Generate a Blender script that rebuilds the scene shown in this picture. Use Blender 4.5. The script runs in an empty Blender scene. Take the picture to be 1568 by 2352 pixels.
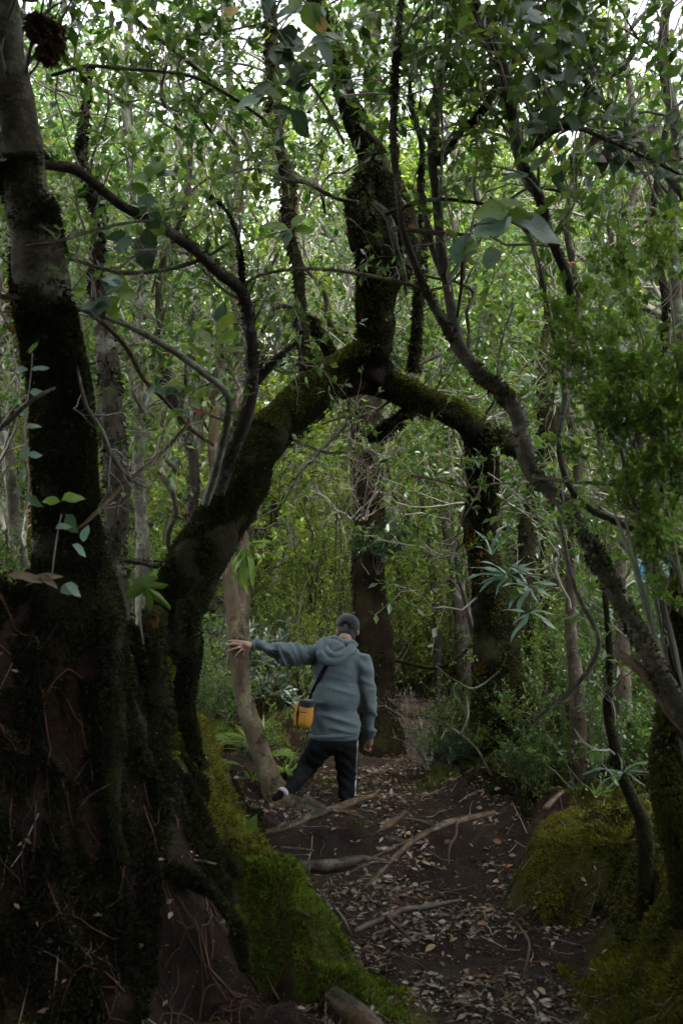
import bpy, math, random
import numpy as np
from mathutils import Vector
from mathutils.bvhtree import BVHTree

# ------------------------------------------------------------------ camera, sky, sun, exposure
scene = bpy.context.scene
COL = scene.collection
PITCH = math.radians(5.05)
CAM_Z = 1.6
F = 2297.0 / 2352.0                       # focal length in frame heights
cam_data = bpy.data.cameras.new("camera")
cam_data.sensor_fit = 'VERTICAL'
cam_data.sensor_height = 36.0
cam_data.lens = 36.0 * F
cam_data.clip_start = 0.05
cam_data.clip_end = 3000.0
cam_data.dof.use_dof = True
cam_data.dof.focus_distance = 8.2
cam_data.dof.aperture_fstop = 2.8
cam = bpy.data.objects.new("camera", cam_data)
cam.location = (0, 0, CAM_Z)
cam.rotation_euler = (math.pi / 2 + PITCH, 0, 0)
COL.objects.link(cam)
scene.camera = cam

SUN_EL, SUN_AZ = math.radians(60), math.radians(158)       # azimuth measured from +Y towards +X
world = bpy.data.worlds.new("World")
scene.world = world
world.use_nodes = True
wn, wl = world.node_tree.nodes, world.node_tree.links
wn.clear()
sky = wn.new("ShaderNodeTexSky")
sky.sky_type = 'NISHITA'
sky.sun_disc = False
sky.sun_elevation = SUN_EL
sky.sun_rotation = SUN_AZ
sky.air_density = 1.0
sky.dust_density = 4.0
sky.altitude = 1500
hs = wn.new("ShaderNodeHueSaturation")
hs.inputs['Saturation'].default_value = 0.22              # an overcast, milky sky
bg = wn.new("ShaderNodeBackground")
bg.inputs['Strength'].default_value = 0.15
wo = wn.new("ShaderNodeOutputWorld")
wl.new(sky.outputs[0], hs.inputs['Color'])
wl.new(hs.outputs[0], bg.inputs[0])
wl.new(bg.outputs[0], wo.inputs[0])

sun_data = bpy.data.lights.new("sun", 'SUN')
sun_data.energy = 1.5
sun_data.angle = math.radians(25)
sun_data.color = (1.0, 0.97, 0.92)
sun = bpy.data.objects.new("sun", sun_data)
COL.objects.link(sun)
sd = Vector((math.sin(SUN_AZ) * math.cos(SUN_EL), math.cos(SUN_AZ) * math.cos(SUN_EL), math.sin(SUN_EL)))
sun.rotation_euler = sd.to_track_quat('Z', 'Y').to_euler()

scene.view_settings.view_transform = 'Standard'
scene.view_settings.look = 'None'
scene.view_settings.gamma = 1.0
scene.view_settings.use_curve_mapping = False
scene.view_settings.exposure = 3.3
scene.cycles.max_bounces = 7
scene.cycles.diffuse_bounces = 3
scene.cycles.glossy_bounces = 2
scene.cycles.transmission_bounces = 4
scene.cycles.transparent_max_bounces = 4
scene.cycles.caustics_reflective = False
scene.cycles.caustics_refractive = False
scene.cycles.use_adaptive_sampling = True
scene.cycles.adaptive_threshold = 0.02
scene.cycles.use_denoising = True

# ------------------------------------------------------------------ helpers: places, noise, meshes
def P(px, py, d):
    """world point seen at (px, py) of a 1568 x 2352 frame at distance d along +Y"""
    u, v = (px - 784) / 2297.0, (1176 - py) / 2297.0
    t = d / (math.cos(PITCH) - v * math.sin(PITCH))
    return np.array([u * t, d, CAM_Z + t * (math.sin(PITCH) + v * math.cos(PITCH))])

def to_px(p):
    x, y, z = p[..., 0], p[..., 1], p[..., 2] - CAM_Z
    c = y * math.cos(PITCH) + z * math.sin(PITCH)
    w = -y * math.sin(PITCH) + z * math.cos(PITCH)
    return 784 + 2297 * x / c, 1176 - 2297 * w / c

def _hash(ix, iy, iz, seed):
    h = (ix.astype(np.int64) * 374761393 + iy.astype(np.int64) * 668265263 + iz.astype(np.int64) * 2147483647 + seed * 974711) & 0xffffffff
    h = ((h ^ (h >> 13)) * 1274126177) & 0xffffffff
    h = h ^ (h >> 16)
    return (h & 0xffff) / 65535.0

def noise3(p, seed=0):
    p = np.asarray(p, float)
    i = np.floor(p)
    f = p - i
    f = f * f * (3 - 2 * f)
    x, y, z = i[..., 0], i[..., 1], i[..., 2]
    fx, fy, fz = f[..., 0], f[..., 1], f[..., 2]
    def c(a, b, d): return _hash(x + a, y + b, z + d, seed)
    l = lambda a, b, t: a + (b - a) * t
    r = l(l(l(c(0,0,0), c(1,0,0), fx), l(c(0,1,0), c(1,1,0), fx), fy),
          l(l(c(0,0,1), c(1,0,1), fx), l(c(0,1,1), c(1,1,1), fx), fy), fz)
    return r * 2 - 1

def fbm(p, seed=0, octaves=3):
    a, s, out = 1.0, 1.0, 0
    for k in range(octaves):
        out = out + a * noise3(np.asarray(p) * s, seed + k * 17)
        a *= 0.5; s *= 2.03
    return out

def unit(v):
    return v / np.maximum(np.linalg.norm(v, axis=-1, keepdims=True), 1e-9)

class Acc:
    """collects vertices and faces; build() links them as one mesh object"""
    def __init__(self):
        self.v, self.f, self.n = [], [], 0
    def add(self, verts, faces):
        verts = np.asarray(verts, float).reshape(-1, 3)
        faces = np.asarray(faces, np.int64)
        self.v.append(verts); self.f.append(faces + self.n); self.n += len(verts)
        return self
    def mesh(self, name, origin=(0, 0, 0), smooth=True):
        me = bpy.data.meshes.new(name)
        if not self.v:
            return me
        v = np.concatenate(self.v) - np.asarray(origin, float)
        loops = np.concatenate([f.reshape(-1) for f in self.f])
        counts = np.concatenate([np.full(len(f), f.shape[1]) for f in self.f])
        starts = np.concatenate([[0], np.cumsum(counts)[:-1]])
        me.vertices.add(len(v)); me.vertices.foreach_set('co', v.reshape(-1))
        me.loops.add(len(loops)); me.loops.foreach_set('vertex_index', loops.astype(np.int32))
        me.polygons.add(len(counts))
        me.polygons.foreach_set('loop_start', starts.astype(np.int32))
        me.polygons.foreach_set('use_smooth', np.full(len(counts), smooth))
        me.update(calc_edges=True)
        return me

def tag(o, label=None, cat=None, group=None, kind=None):
    if label: o['label'] = label
    if cat: o['category'] = cat
    if group: o['group'] = group
    if kind: o['kind'] = kind
    return o

def empty(name, loc, label, cat, group=None, rz=0.0):
    o = bpy.data.objects.new(name, None)
    o.empty_display_size = 0.1
    o.location = loc; o.rotation_euler = (0, 0, rz)
    COL.objects.link(o)
    return tag(o, label, cat, group)

def link(name, me, mat, parent=None, loc=None):
    if mat is not None and not me.materials:
        me.materials.append(mat)
    o = bpy.data.objects.new(name, me)
    COL.objects.link(o)
    if parent is not None: o.parent = parent
    if loc is not None: o.location = loc
    return o

def build(acc, name, mat, parent=None, label=None, kind=None, smooth=True):
    """parent's own location is the origin of the part"""
    org = np.array(parent.location) if parent is not None else np.zeros(3)
    o = link(name, acc.mesh(name, org, smooth), mat, parent)
    return tag(o, label=label, kind=kind)

def solo(acc, name, mat, label, cat, group=None, kind=None, base=None, smooth=True):
    """a thing of one mesh, with its origin at its base"""
    allv = np.concatenate(acc.v)
    if base is None:
        base = allv[np.argmin(allv[:, 2])]
    o = link(name, acc.mesh(name, base, smooth), mat, None, base)
    return tag(o, label, cat, group, kind)

def copy_tree(root, loc, rz=0.0, scale=1.0, label=None, group=None, tilt=(0, 0)):
    r = root.copy(); COL.objects.link(r)
    r.location = loc; r.rotation_euler = (tilt[0], tilt[1], rz)
    r.scale = (scale,) * 3 if np.isscalar(scale) else scale
    if label: r['label'] = label
    if group: r['group'] = group
    for ch in list(root.children):
        c = ch.copy(); COL.objects.link(c); c.parent = r
        for g in list(ch.children):
            d = g.copy(); COL.objects.link(d); d.parent = c
    return r

def resample(pts, radii, step):
    pts = np.asarray(pts, float); radii = np.asarray(radii, float)
    q = np.concatenate([[2 * pts[0] - pts[1]], pts, [2 * pts[-1] - pts[-2]]])
    r = np.concatenate([[radii[0]], radii, [radii[-1]]])
    op, orr = [], []
    for i in range(1, len(q) - 2):
        n = max(2, int(np.linalg.norm(q[i + 1] - q[i]) / step))
        t = (np.arange(n) / n)[:, None]
        a, b, c, d = q[i - 1], q[i], q[i + 1], q[i + 2]
        op.append(0.5 * ((2 * b) + (c - a) * t + (2 * a - 5 * b + 4 * c - d) * t**2 + (3 * b - 3 * c + d - a) * t**3))
        tt = t[:, 0]; tt = tt * tt * (3 - 2 * tt)
        orr.append(r[i] + (r[i + 1] - r[i]) * tt)
    op.append(q[-2][None]); orr.append(r[-2:-1])
    return np.concatenate(op), np.concatenate(orr)

def frames(pts):
    t = unit(np.gradient(pts, axis=0))
    n0 = np.cross(t[0], [0.3, 1, 0.2]); n0 /= np.linalg.norm(n0)
    N = [n0]
    for i in range(1, len(pts)):
        n = N[-1] - t[i] * np.dot(N[-1], t[i])
        N.append(n / max(np.linalg.norm(n), 1e-9))
    N = np.array(N)
    return t, N, np.cross(t, N)

def tube(acc, pts, radii, sides=12, step=0.08, rough=0.12, seed=0, freq=6.0, lump=0.0, squash=None, wob=0.0):
    p, r = resample(pts, radii, step)
    if wob:
        p = p + wob * np.stack([noise3(p * 2.3, seed + 5), noise3(p * 2.3, seed + 6), noise3(p * 2.3, seed + 7)], -1)
    t, N, B = frames(p)
    a = np.linspace(0, 2 * np.pi, sides, endpoint=False)
    ca, sa = np.cos(a), np.sin(a)
    dirs = N[:, None, :] * ca[None, :, None] + B[:, None, :] * sa[None, :, None]
    if squash is not None:
        dirs = dirs * np.array([1, 1, squash])
    base = p[:, None, :] + dirs * r[:, None, None]
    k = 1 + rough * fbm(base * freq, seed, 3)
    if lump: k = k + lump * noise3(base * freq * 0.3, seed + 91)
    v = p[:, None, :] + dirs * (r[:, None] * k)[:, :, None]
    n = len(p)
    i = np.arange(n - 1)[:, None] * sides; j = np.arange(sides)[None, :]; j2 = (j + 1) % sides
    f = np.stack([i + j, i + j2, i + sides + j2, i + sides + j], -1).reshape(-1, 4)
    off = acc.n
    acc.add(v, f)
    caps = np.concatenate([p[0][None], p[-1][None]])
    m = n * sides
    acc.v.append(caps); 
    jj = np.arange(sides)
    c1 = np.stack([np.full(sides, m), (jj + 1) % sides, jj], -1)
    c2 = np.stack([np.full(sides, m + 1), (n - 1) * sides + jj, (n - 1) * sides + (jj + 1) % sides], -1)
    acc.f.append(np.concatenate([c1, c2]) + off); acc.n += 2
    return p, r

def batch_tubes(acc, PTS, R, sides=4):
    """PTS (n,K,3), R (n,K): many thin tubes at once"""
    n, K, _ = PTS.shape
    if n == 0: return
    t = unit(np.gradient(PTS, axis=1))
    ref = np.where(np.abs(t[..., 2:3]) > 0.9, np.array([1.0, 0, 0]), np.array([0, 0, 1.0]))
    N = unit(np.cross(t, ref)); B = np.cross(t, N)
    a = np.linspace(0, 2 * np.pi, sides, endpoint=False)
    v = PTS[:, :, None, :] + R[:, :, None, None] * (N[:, :, None, :] * np.cos(a)[:, None] + B[:, :, None, :] * np.sin(a)[:, None])
    q = np.arange(n)[:, None, None] * K * sides; i = np.arange(K - 1)[None, :, None] * sides
    j = np.arange(sides)[None, None, :]; j2 = (j + 1) % sides
    f = np.stack([q + i + j, q + i + j2, q + i + sides + j2, q + i + sides + j], -1).reshape(-1, 4)
    acc.add(v.reshape(-1, 3), f)

def grow(PTS, R, m, length, rng, spread=1.0, up=0.3, wander=0.5, K=6, t0=0.3, rr=0.55, lvar=0.4, taper=0.35, out=None):
    """m children on every polyline"""
    n, K0, _ = PTS.shape
    t = rng.uniform(t0, 1.0, (n, m)) * (K0 - 1)
    i = np.minimum(t.astype(int), K0 - 2); fr = (t - i)[..., None]
    idx = np.arange(n)[:, None]
    a, b = PTS[idx, i], PTS[idx, i + 1]
    start = a + (b - a) * fr
    r0 = (R[idx, i] * (1 - fr[..., 0]) + R[idx, i + 1] * fr[..., 0]) * rr
    d = unit(unit(b - a) + spread * unit(rng.normal(size=(n, m, 3))) + np.array([0, 0, up]))
    start = start.reshape(-1, 3); d = d.reshape(-1, 3); r0 = r0.reshape(-1)
    L = length * rng.uniform(1 - lvar, 1 + lvar, len(start))
    pts = [start]
    for k in range(1, K):
        d = unit(d + wander * rng.normal(size=d.shape) * 0.5 + np.array([0, 0, up * 0.12]))
        pts.append(pts[-1] + d * (L / (K - 1))[:, None])
    pts = np.stack(pts, 1)
    rad = r0[:, None] * np.linspace(1, taper, K)[None, :]
    return pts, rad

# leaf templates lie along +X, width along Y, upper side +Z; unit length
def leaf_template(rows, width=0.5, fold=0.25, curl=0.15, point=1.0):
    xs = np.linspace(0, 1, rows + 1)
    V, Fc = [(0, 0, 0)], []
    w = width * 0.5 * np.sin(np.pi * xs ** 0.85) ** 0.8
    for k in range(1, rows):
        z = -curl * xs[k] ** 2
        V += [(xs[k], w[k], z + fold * w[k]), (xs[k], 0, z), (xs[k], -w[k], z + fold * w[k])]
    V.append((1 * point, 0, -curl))
    if rows == 1: raise ValueError
    L, C, Rr = (lambda k: 1 + 3 * (k - 1)), (lambda k: 2 + 3 * (k - 1)), (lambda k: 3 + 3 * (k - 1))
    tip = len(V) - 1
    Fc += [(0, C(1), L(1)), (0, Rr(1), C(1))]
    for k in range(1, rows - 1):
        Fc += [(L(k), C(k), C(k + 1)), (L(k), C(k + 1), L(k + 1)), (C(k), Rr(k), Rr(k + 1)), (C(k), Rr(k + 1), C(k + 1))]
    Fc += [(L(rows - 1), C(rows - 1), tip), (C(rows - 1), Rr(rows - 1), tip)]
    return np.array(V, float), np.array(Fc)
LEAF2 = (np.array([(0, 0, 0), (0.5, 0.26, 0.07), (1, 0, -0.05), (0.5, -0.26, 0.07)], float), np.array([(0, 2, 1), (0, 3, 2)]))
NEEDLE2 = (np.array([(0, 0, 0), (0.5, 0.13, 0.03), (1, 0, -0.08), (0.5, -0.13, 0.03)], float), np.array([(0, 2, 1), (0, 3, 2)]))
LEAF3 = leaf_template(3, 0.5, 0.25, 0.12)
LEAF5 = leaf_template(5, 0.52, 0.22, 0.16)
LEAF7 = leaf_template(7, 0.55, 0.18, 0.2)
BLADE = leaf_template(6, 0.1, 0.4, 0.45)
BLADE_WIDE = leaf_template(6, 0.16, 0.3, 0.35)
TUFT = (np.array([(0, 0.3, 0), (0, -0.3, 0), (1, 0, 0)], float), np.array([(0, 1, 2)]))

def scatter(acc, tmpl, pos, direc, normal, size):
    V, Fc = tmpl
    x = unit(direc); y = unit(np.cross(normal, x)); z = np.cross(x, y)
    n = len(pos)
    size = np.broadcast_to(size, (n,))
    v = pos[:, None, :] + size[:, None, None] * (V[None, :, 0:1] * x[:, None] + V[None, :, 1:2] * y[:, None] + V[None, :, 2:3] * z[:, None])
    f = Fc[None] + (np.arange(n) * len(V))[:, None, None]
    acc.add(v.reshape(-1, 3), f.reshape(-1, Fc.shape[1]))

def twig_leaves(acc, tmpl, PTS, m, size, rng, t0=0.35, spread=0.9, up=0.5, droop=0.0, svar=0.3, clump=0.0):
    n, K, _ = PTS.shape
    if n == 0: return
    u = rng.uniform(0, 1, (n, m)) ** (1 - clump)
    t = (t0 + (1 - t0) * u) * (K - 1)
    i = np.minimum(t.astype(int), K - 2); fr = (t - i)[..., None]; idx = np.arange(n)[:, None]
    a, b = PTS[idx, i], PTS[idx, i + 1]
    pos = (a + (b - a) * fr).reshape(-1, 3)
    tan = unit(b - a).reshape(-1, 3)
    d = unit(tan * 0.6 + spread * unit(rng.normal(size=pos.shape)) + np.array([0, 0, -droop]))
    nrm = unit(np.array([0, 0, up + 0.3]) + rng.normal(size=pos.shape) * 0.45)
    scatter(acc, tmpl, pos, d, nrm, size * rng.uniform(1 - svar, 1 + svar, len(pos)))

# ------------------------------------------------------------------ materials
def new_mat(name):
    m = bpy.data.materials.new(name); m.use_nodes = True
    nt = m.node_tree; nt.nodes.clear()
    out = nt.nodes.new("ShaderNodeOutputMaterial")
    return m, nt, out

def N(nt, kind, **kw):
    n = nt.nodes.new(kind)
    for k, v in kw.items():
        if k in n.inputs: n.inputs[k].default_value = v
        else: setattr(n, k, v)
    return n

def ramp(nt, stops, fac=None, interp='LINEAR'):
    r = nt.nodes.new("ShaderNodeValToRGB")
    r.color_ramp.interpolation = interp
    el = r.color_ramp.elements
    while len(el) < len(stops): el.new(0.5)
    for e, (p, c) in zip(el, stops):
        e.position = p; e.color = (*c, 1) if len(c) == 3 else c
    if fac is not None: nt.links.new(fac, r.inputs[0])
    return r

def mixc(nt, fac, a, b):
    m = nt.nodes.new("ShaderNodeMix"); m.data_type = 'RGBA'
    if isinstance(fac, (int, float)): m.inputs[0].default_value = fac
    else: nt.links.new(fac, m.inputs[0])
    for k, s in ((6, a), (7, b)):
        if isinstance(s, tuple): m.inputs[k].default_value = (*s, 1)
        else: nt.links.new(s, m.inputs[k])
    return m.outputs[2]

def leaf_mat(name, stops, rough=0.38, trans=0.3, spec=0.5, vein=False, patch=2.5):
    m, nt, out = new_mat(name)
    g = N(nt, "ShaderNodeNewGeometry")
    tc = N(nt, "ShaderNodeTexCoord")
    pn = N(nt, "ShaderNodeTexNoise", Scale=patch, Detail=3.0); nt.links.new(tc.outputs['Object'], pn.inputs[0])
    pr = N(nt, "ShaderNodeMapRange"); pr.inputs[1].default_value = 0.3; pr.inputs[2].default_value = 0.7; nt.links.new(pn.outputs[0], pr.inputs[0])
    fm = N(nt, "ShaderNodeMix"); fm.inputs[0].default_value = 0.35
    nt.links.new(g.outputs['Random Per Island'], fm.inputs[2]); nt.links.new(pr.outputs[0], fm.inputs[3])
    c = ramp(nt, stops, fm.outputs[0])
    oi = N(nt, "ShaderNodeObjectInfo")
    hs = N(nt, "ShaderNodeHueSaturation")
    mr = N(nt, "ShaderNodeMapRange"); mr.inputs[3].default_value = 0.8; mr.inputs[4].default_value = 1.2
    nt.links.new(oi.outputs['Random'], mr.inputs[0]); nt.links.new(mr.outputs[0], hs.inputs['Value'])
    nt.links.new(c.outputs[0], hs.inputs['Color'])
    nz = N(nt, "ShaderNodeTexNoise", Scale=60.0 if not vein else 3.0, Detail=2.0); nt.links.new(tc.outputs['Object'], nz.inputs[0])
    col = mixc(nt, nz.outputs[0], hs.outputs[0], (0.02, 0.03, 0.01))
    mm = col.node; mm.inputs[0].default_value = 0.0
    k = N(nt, "ShaderNodeMath", operation='MULTIPLY'); k.inputs[1].default_value = 0.35
    nt.links.new(nz.outputs[0], k.inputs[0]); nt.links.new(k.outputs[0], mm.inputs[0])
    p = N(nt, "ShaderNodeBsdfPrincipled", Roughness=rough); p.inputs['Specular IOR Level'].default_value = spec
    if vein:                                    # unit leaf: x runs from stalk to tip, y across
        sx = N(nt, "ShaderNodeSeparateXYZ"); nt.links.new(tc.outputs['Object'], sx.inputs[0])
        ab = N(nt, "ShaderNodeMath", operation='ABSOLUTE'); nt.links.new(sx.outputs[1], ab.inputs[0])
        sl = N(nt, "ShaderNodeMath", operation='MULTIPLY_ADD'); sl.inputs[1].default_value = -0.7; nt.links.new(ab.outputs[0], sl.inputs[0]); nt.links.new(sx.outputs[0], sl.inputs[2])
        fr = N(nt, "ShaderNodeMath", operation='MULTIPLY'); fr.inputs[1].default_value = 62.0; nt.links.new(sl.outputs[0], fr.inputs[0])
        sn = N(nt, "ShaderNodeMath", operation='SINE'); nt.links.new(fr.outputs[0], sn.inputs[0])
        vr = N(nt, "ShaderNodeMapRange"); vr.inputs[1].default_value = 0.75; vr.inputs[2].default_value = 1.0; nt.links.new(sn.outputs[0], vr.inputs[0])
        mr2 = N(nt, "ShaderNodeMapRange"); mr2.inputs[1].default_value = 0.02; mr2.inputs[2].default_value = 0.008; nt.links.new(ab.outputs[0], mr2.inputs[0])
        mxv = N(nt, "ShaderNodeMath", operation='MAXIMUM'); nt.links.new(vr.outputs[0], mxv.inputs[0]); nt.links.new(mr2.outputs[0], mxv.inputs[1])
        mv = N(nt, "ShaderNodeMath", operation='MULTIPLY'); mv.inputs[1].default_value = 0.22; nt.links.new(mxv.outputs[0], mv.inputs[0])
        col = mixc(nt, mv.outputs[0], col, (0.16, 0.2, 0.08))
        spn = N(nt, "ShaderNodeTexNoise", Scale=9.0, Detail=3.0); nt.links.new(tc.outputs['Object'], spn.inputs[0])
        spr = ramp(nt, [(0.66, (0, 0, 0)), (0.7, (0.8, 0.8, 0.8))], spn.outputs[0]); col = mixc(nt, spr.outputs[0], col, (0.05, 0.035, 0.01))
        bv = N(nt, "ShaderNodeBump", Strength=0.25, Distance=0.02); bv.invert = True; nt.links.new(mxv.outputs[0], bv.inputs['Height']); nt.links.new(bv.outputs[0], p.inputs['Normal'])
    nt.links.new(col, p.inputs['Base Color'])
    tr = N(nt, "ShaderNodeBsdfTranslucent")
    h2 = N(nt, "ShaderNodeHueSaturation"); h2.inputs['Hue'].default_value = 0.485; h2.inputs['Value'].default_value = 2.0
    nt.links.new(col, h2.inputs['Color']); nt.links.new(h2.outputs[0], tr.inputs[0])
    mx = N(nt, "ShaderNodeMixShader"); mx.inputs[0].default_value = trans
    nt.links.new(p.outputs[0], mx.inputs[1]); nt.links.new(tr.outputs[0], mx.inputs[2])
    nt.links.new(mx.outputs[0], out.inputs[0])
    return m

def bark_mat(name, c1, c2, c3=(0.3, 0.32, 0.27), lichen=0.35, moss=0.3, mossc=((0.006, 0.0065, 0.0025), (0.024, 0.025, 0.006)), rough=0.85, bump=0.6, scale=1.0, orange=0.0, zdark=None, zs=0.35, spec=0.3):
    m, nt, out = new_mat(name)
    tc = N(nt, "ShaderNodeTexCoord")
    mp = N(nt, "ShaderNodeMapping"); mp.inputs['Scale'].default_value = (scale, scale, scale * zs)
    nt.links.new(tc.outputs['Object'], mp.inputs[0])
    n1 = N(nt, "ShaderNodeTexNoise", Scale=14.0, Detail=6.0, Roughness=0.7)
    nt.links.new(mp.outputs[0], n1.inputs[0])
    n2 = N(nt, "ShaderNodeTexNoise", Scale=4.5, Detail=5.0, Roughness=0.65)
    nt.links.new(tc.outputs['Object'], n2.inputs[0])
    n3 = N(nt, "ShaderNodeTexNoise", Scale=55.0, Detail=4.0, Roughness=0.7)
    nt.links.new(tc.outputs['Object'], n3.inputs[0])
    base = ramp(nt, [(0.3, c1), (0.7, c2)], n1.outputs[0])
    lich = ramp(nt, [(0.62 - lichen * 0.3, (0, 0, 0)), (0.66 - lichen * 0.2, (1, 1, 1))], n2.outputs[0])
    lm = N(nt, "ShaderNodeMath", operation='MULTIPLY'); nt.links.new(lich.outputs[0], lm.inputs[0])
    fine = ramp(nt, [(0.4, (0.3,) * 3), (0.6, (0.9,) * 3)], n3.outputs[0]); nt.links.new(fine.outputs[0], lm.inputs[1])
    col = mixc(nt, lm.outputs[0], base.outputs[0], c3)
    # moss: prefers the upper side, broken by noise
    g = N(nt, "ShaderNodeNewGeometry")
    sx = N(nt, "ShaderNodeSeparateXYZ"); nt.links.new(g.outputs['Normal'], sx.inputs[0])
    n4 = N(nt, "ShaderNodeTexNoise", Scale=7.0, Detail=5.0, Roughness=0.7)
    nt.links.new(tc.outputs['Object'], n4.inputs[0])
    a = N(nt, "ShaderNodeMath", operation='MULTIPLY_ADD'); a.inputs[1].default_value = 0.22
    nt.links.new(sx.outputs[2], a.inputs[0]); nt.links.new(n4.outputs[0], a.inputs[2])
    if zdark is not None:                     # below this height the trunk is covered in wet dark moss
        so = N(nt, "ShaderNodeSeparateXYZ"); nt.links.new(tc.outputs['Object'], so.inputs[0])
        zr = N(nt, "ShaderNodeMapRange"); zr.inputs[1].default_value = zdark + 0.35; zr.inputs[2].default_value = zdark - 0.25; zr.inputs[3].default_value = 0.0; zr.inputs[4].default_value = 0.35
        nt.links.new(so.outputs[2], zr.inputs[0])
        a2 = N(nt, "ShaderNodeMath", operation='ADD'); nt.links.new(a.outputs[0], a2.inputs[0]); nt.links.new(zr.outputs[0], a2.inputs[1]); a = a2
    msk = ramp(nt, [(0.68 - moss * 0.5, (0, 0, 0)), (0.78 - moss * 0.5, (1, 1, 1))], a.outputs[0])
    mc = ramp(nt, [(0.35, mossc[0]), (0.65, mossc[1])], n3.outputs[0])
    col = mixc(nt, msk.outputs[0], col, mc.outputs[0])
    if orange:
        n5 = N(nt, "ShaderNodeTexNoise", Scale=2.1, Detail=4.0, Roughness=0.6)
        nt.links.new(tc.outputs['Object'], n5.inputs[0])
        om = ramp(nt, [(0.66 - orange * 0.2, (0, 0, 0)), (0.74 - orange * 0.2, (1, 1, 1))], n5.outputs[0])
        col = mixc(nt, om.outputs[0], col, (0.13, 0.055, 0.012))
    p = N(nt, "ShaderNodeBsdfPrincipled", Roughness=rough); p.inputs['Specular IOR Level'].default_value = spec
    nt.links.new(col, p.inputs['Base Color'])
    ad = N(nt, "ShaderNodeMath", operation='ADD'); nt.links.new(n1.outputs[0], ad.inputs[0]); nt.links.new(n3.outputs[0], ad.inputs[1])
    b = N(nt, "ShaderNodeBump", Strength=bump, Distance=0.02); nt.links.new(ad.outputs[0], b.inputs['Height'])
    nt.links.new(b.outputs[0], p.inputs['Normal'])
    nt.links.new(p.outputs[0], out.inputs[0])
    return m

def simple_mat(name, c1, c2, scale=20.0, rough=0.8, bump=0.3, spec=0.3, island=False, dist=0.01, weave=0.0, sheen=0.0):
    m, nt, out = new_mat(name)
    tc = N(nt, "ShaderNodeTexCoord")
    n1 = N(nt, "ShaderNodeTexNoise", Scale=scale, Detail=5.0, Roughness=0.65)
    nt.links.new(tc.outputs['Object'], n1.inputs[0])
    fac = n1.outputs[0]
    if island:
        g = N(nt, "ShaderNodeNewGeometry")
        ad = N(nt, "ShaderNodeMath", operation='MULTIPLY_ADD'); ad.inputs[1].default_value = 0.5
        nt.links.new(g.outputs['Random Per Island'], ad.inputs[0])
        h = N(nt, "ShaderNodeMath", operation='MULTIPLY'); h.inputs[1].default_value = 0.5
        nt.links.new(n1.outputs[0], h.inputs[0]); nt.links.new(h.outputs[0], ad.inputs[2])
        fac = ad.outputs[0]
    c = ramp(nt, [(0.3, c1), (0.7, c2)], fac)
    p = N(nt, "ShaderNodeBsdfPrincipled", Roughness=rough); p.inputs['Specular IOR Level'].default_value = spec
    if sheen: p.inputs['Sheen Weight'].default_value = sheen
    nt.links.new(c.outputs[0], p.inputs['Base Color'])
    if bump:
        nb = N(nt, "ShaderNodeTexNoise", Scale=scale * 3, Detail=4.0, Roughness=0.7)
        nt.links.new(tc.outputs['Object'], nb.inputs[0])
        b = N(nt, "ShaderNodeBump", Strength=bump, Distance=dist); nt.links.new(nb.outputs[0], b.inputs['Height'])
        nt.links.new(b.outputs[0], p.inputs['Normal'])
    nt.links.new(p.outputs[0], out.inputs[0])
    return m

G1 = [(0.0, (0.018, 0.048, 0.01)), (0.4, (0.035, 0.088, 0.012)), (0.65, (0.062, 0.13, 0.015)), (0.87, (0.12, 0.18, 0.018)), (0.95, (0.16, 0.15, 0.03)), (1.0, (0.25, 0.12, 0.03))]
G2 = [(0.0, (0.045, 0.095, 0.012)), (0.4, (0.095, 0.17, 0.014)), (0.8, (0.17, 0.25, 0.018)), (0.93, (0.2, 0.19, 0.03)), (1.0, (0.3, 0.17, 0.03))]
G3 = [(0.0, (0.012, 0.04, 0.014)), (0.5, (0.02, 0.065, 0.022)), (1.0, (0.045, 0.1, 0.03))]
G4 = [(0.0, (0.04, 0.1, 0.012)), (0.5, (0.09, 0.18, 0.018)), (1.0, (0.19, 0.28, 0.025))]
M = {}
M['leaf'] = leaf_mat("leaf_forest", G1, 0.3, 0.4, 0.6)
M['leaf_pale'] = leaf_mat("leaf_yellow_green", G2, 0.42, 0.5, 0.35)
M['leaf_dark'] = leaf_mat("leaf_dark", G3, 0.3, 0.2, 0.6)
M['leaf_bright'] = leaf_mat("leaf_bright", G4, 0.4, 0.4, 0.5)
M['leaf_silver'] = leaf_mat("leaf_silver", [(0, (0.06, 0.1, 0.07)), (0.6, (0.12, 0.17, 0.13)), (1, (0.3, 0.34, 0.3))], 0.3, 0.2, 0.7)
M['leaf_under'] = leaf_mat("leaf_pale_underside", [(0, (0.16, 0.24, 0.17)), (1, (0.25, 0.33, 0.25))], 0.5, 0.25, 0.4)
M['leaf_yellow'] = leaf_mat("leaf_yellow", [(0, (0.35, 0.22, 0.02)), (1, (0.45, 0.3, 0.04))], 0.5, 0.4, 0.4)
M['leaf_red'] = leaf_mat("leaf_red", [(0, (0.4, 0.06, 0.03)), (1, (0.45, 0.12, 0.06))], 0.5, 0.4, 0.4)
M['leaf_brown'] = leaf_mat("leaf_dry", [(0, (0.07, 0.04, 0.02)), (0.5, (0.16, 0.1, 0.06)), (1, (0.3, 0.22, 0.15))], 0.5, 0.15, 0.5)
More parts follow.
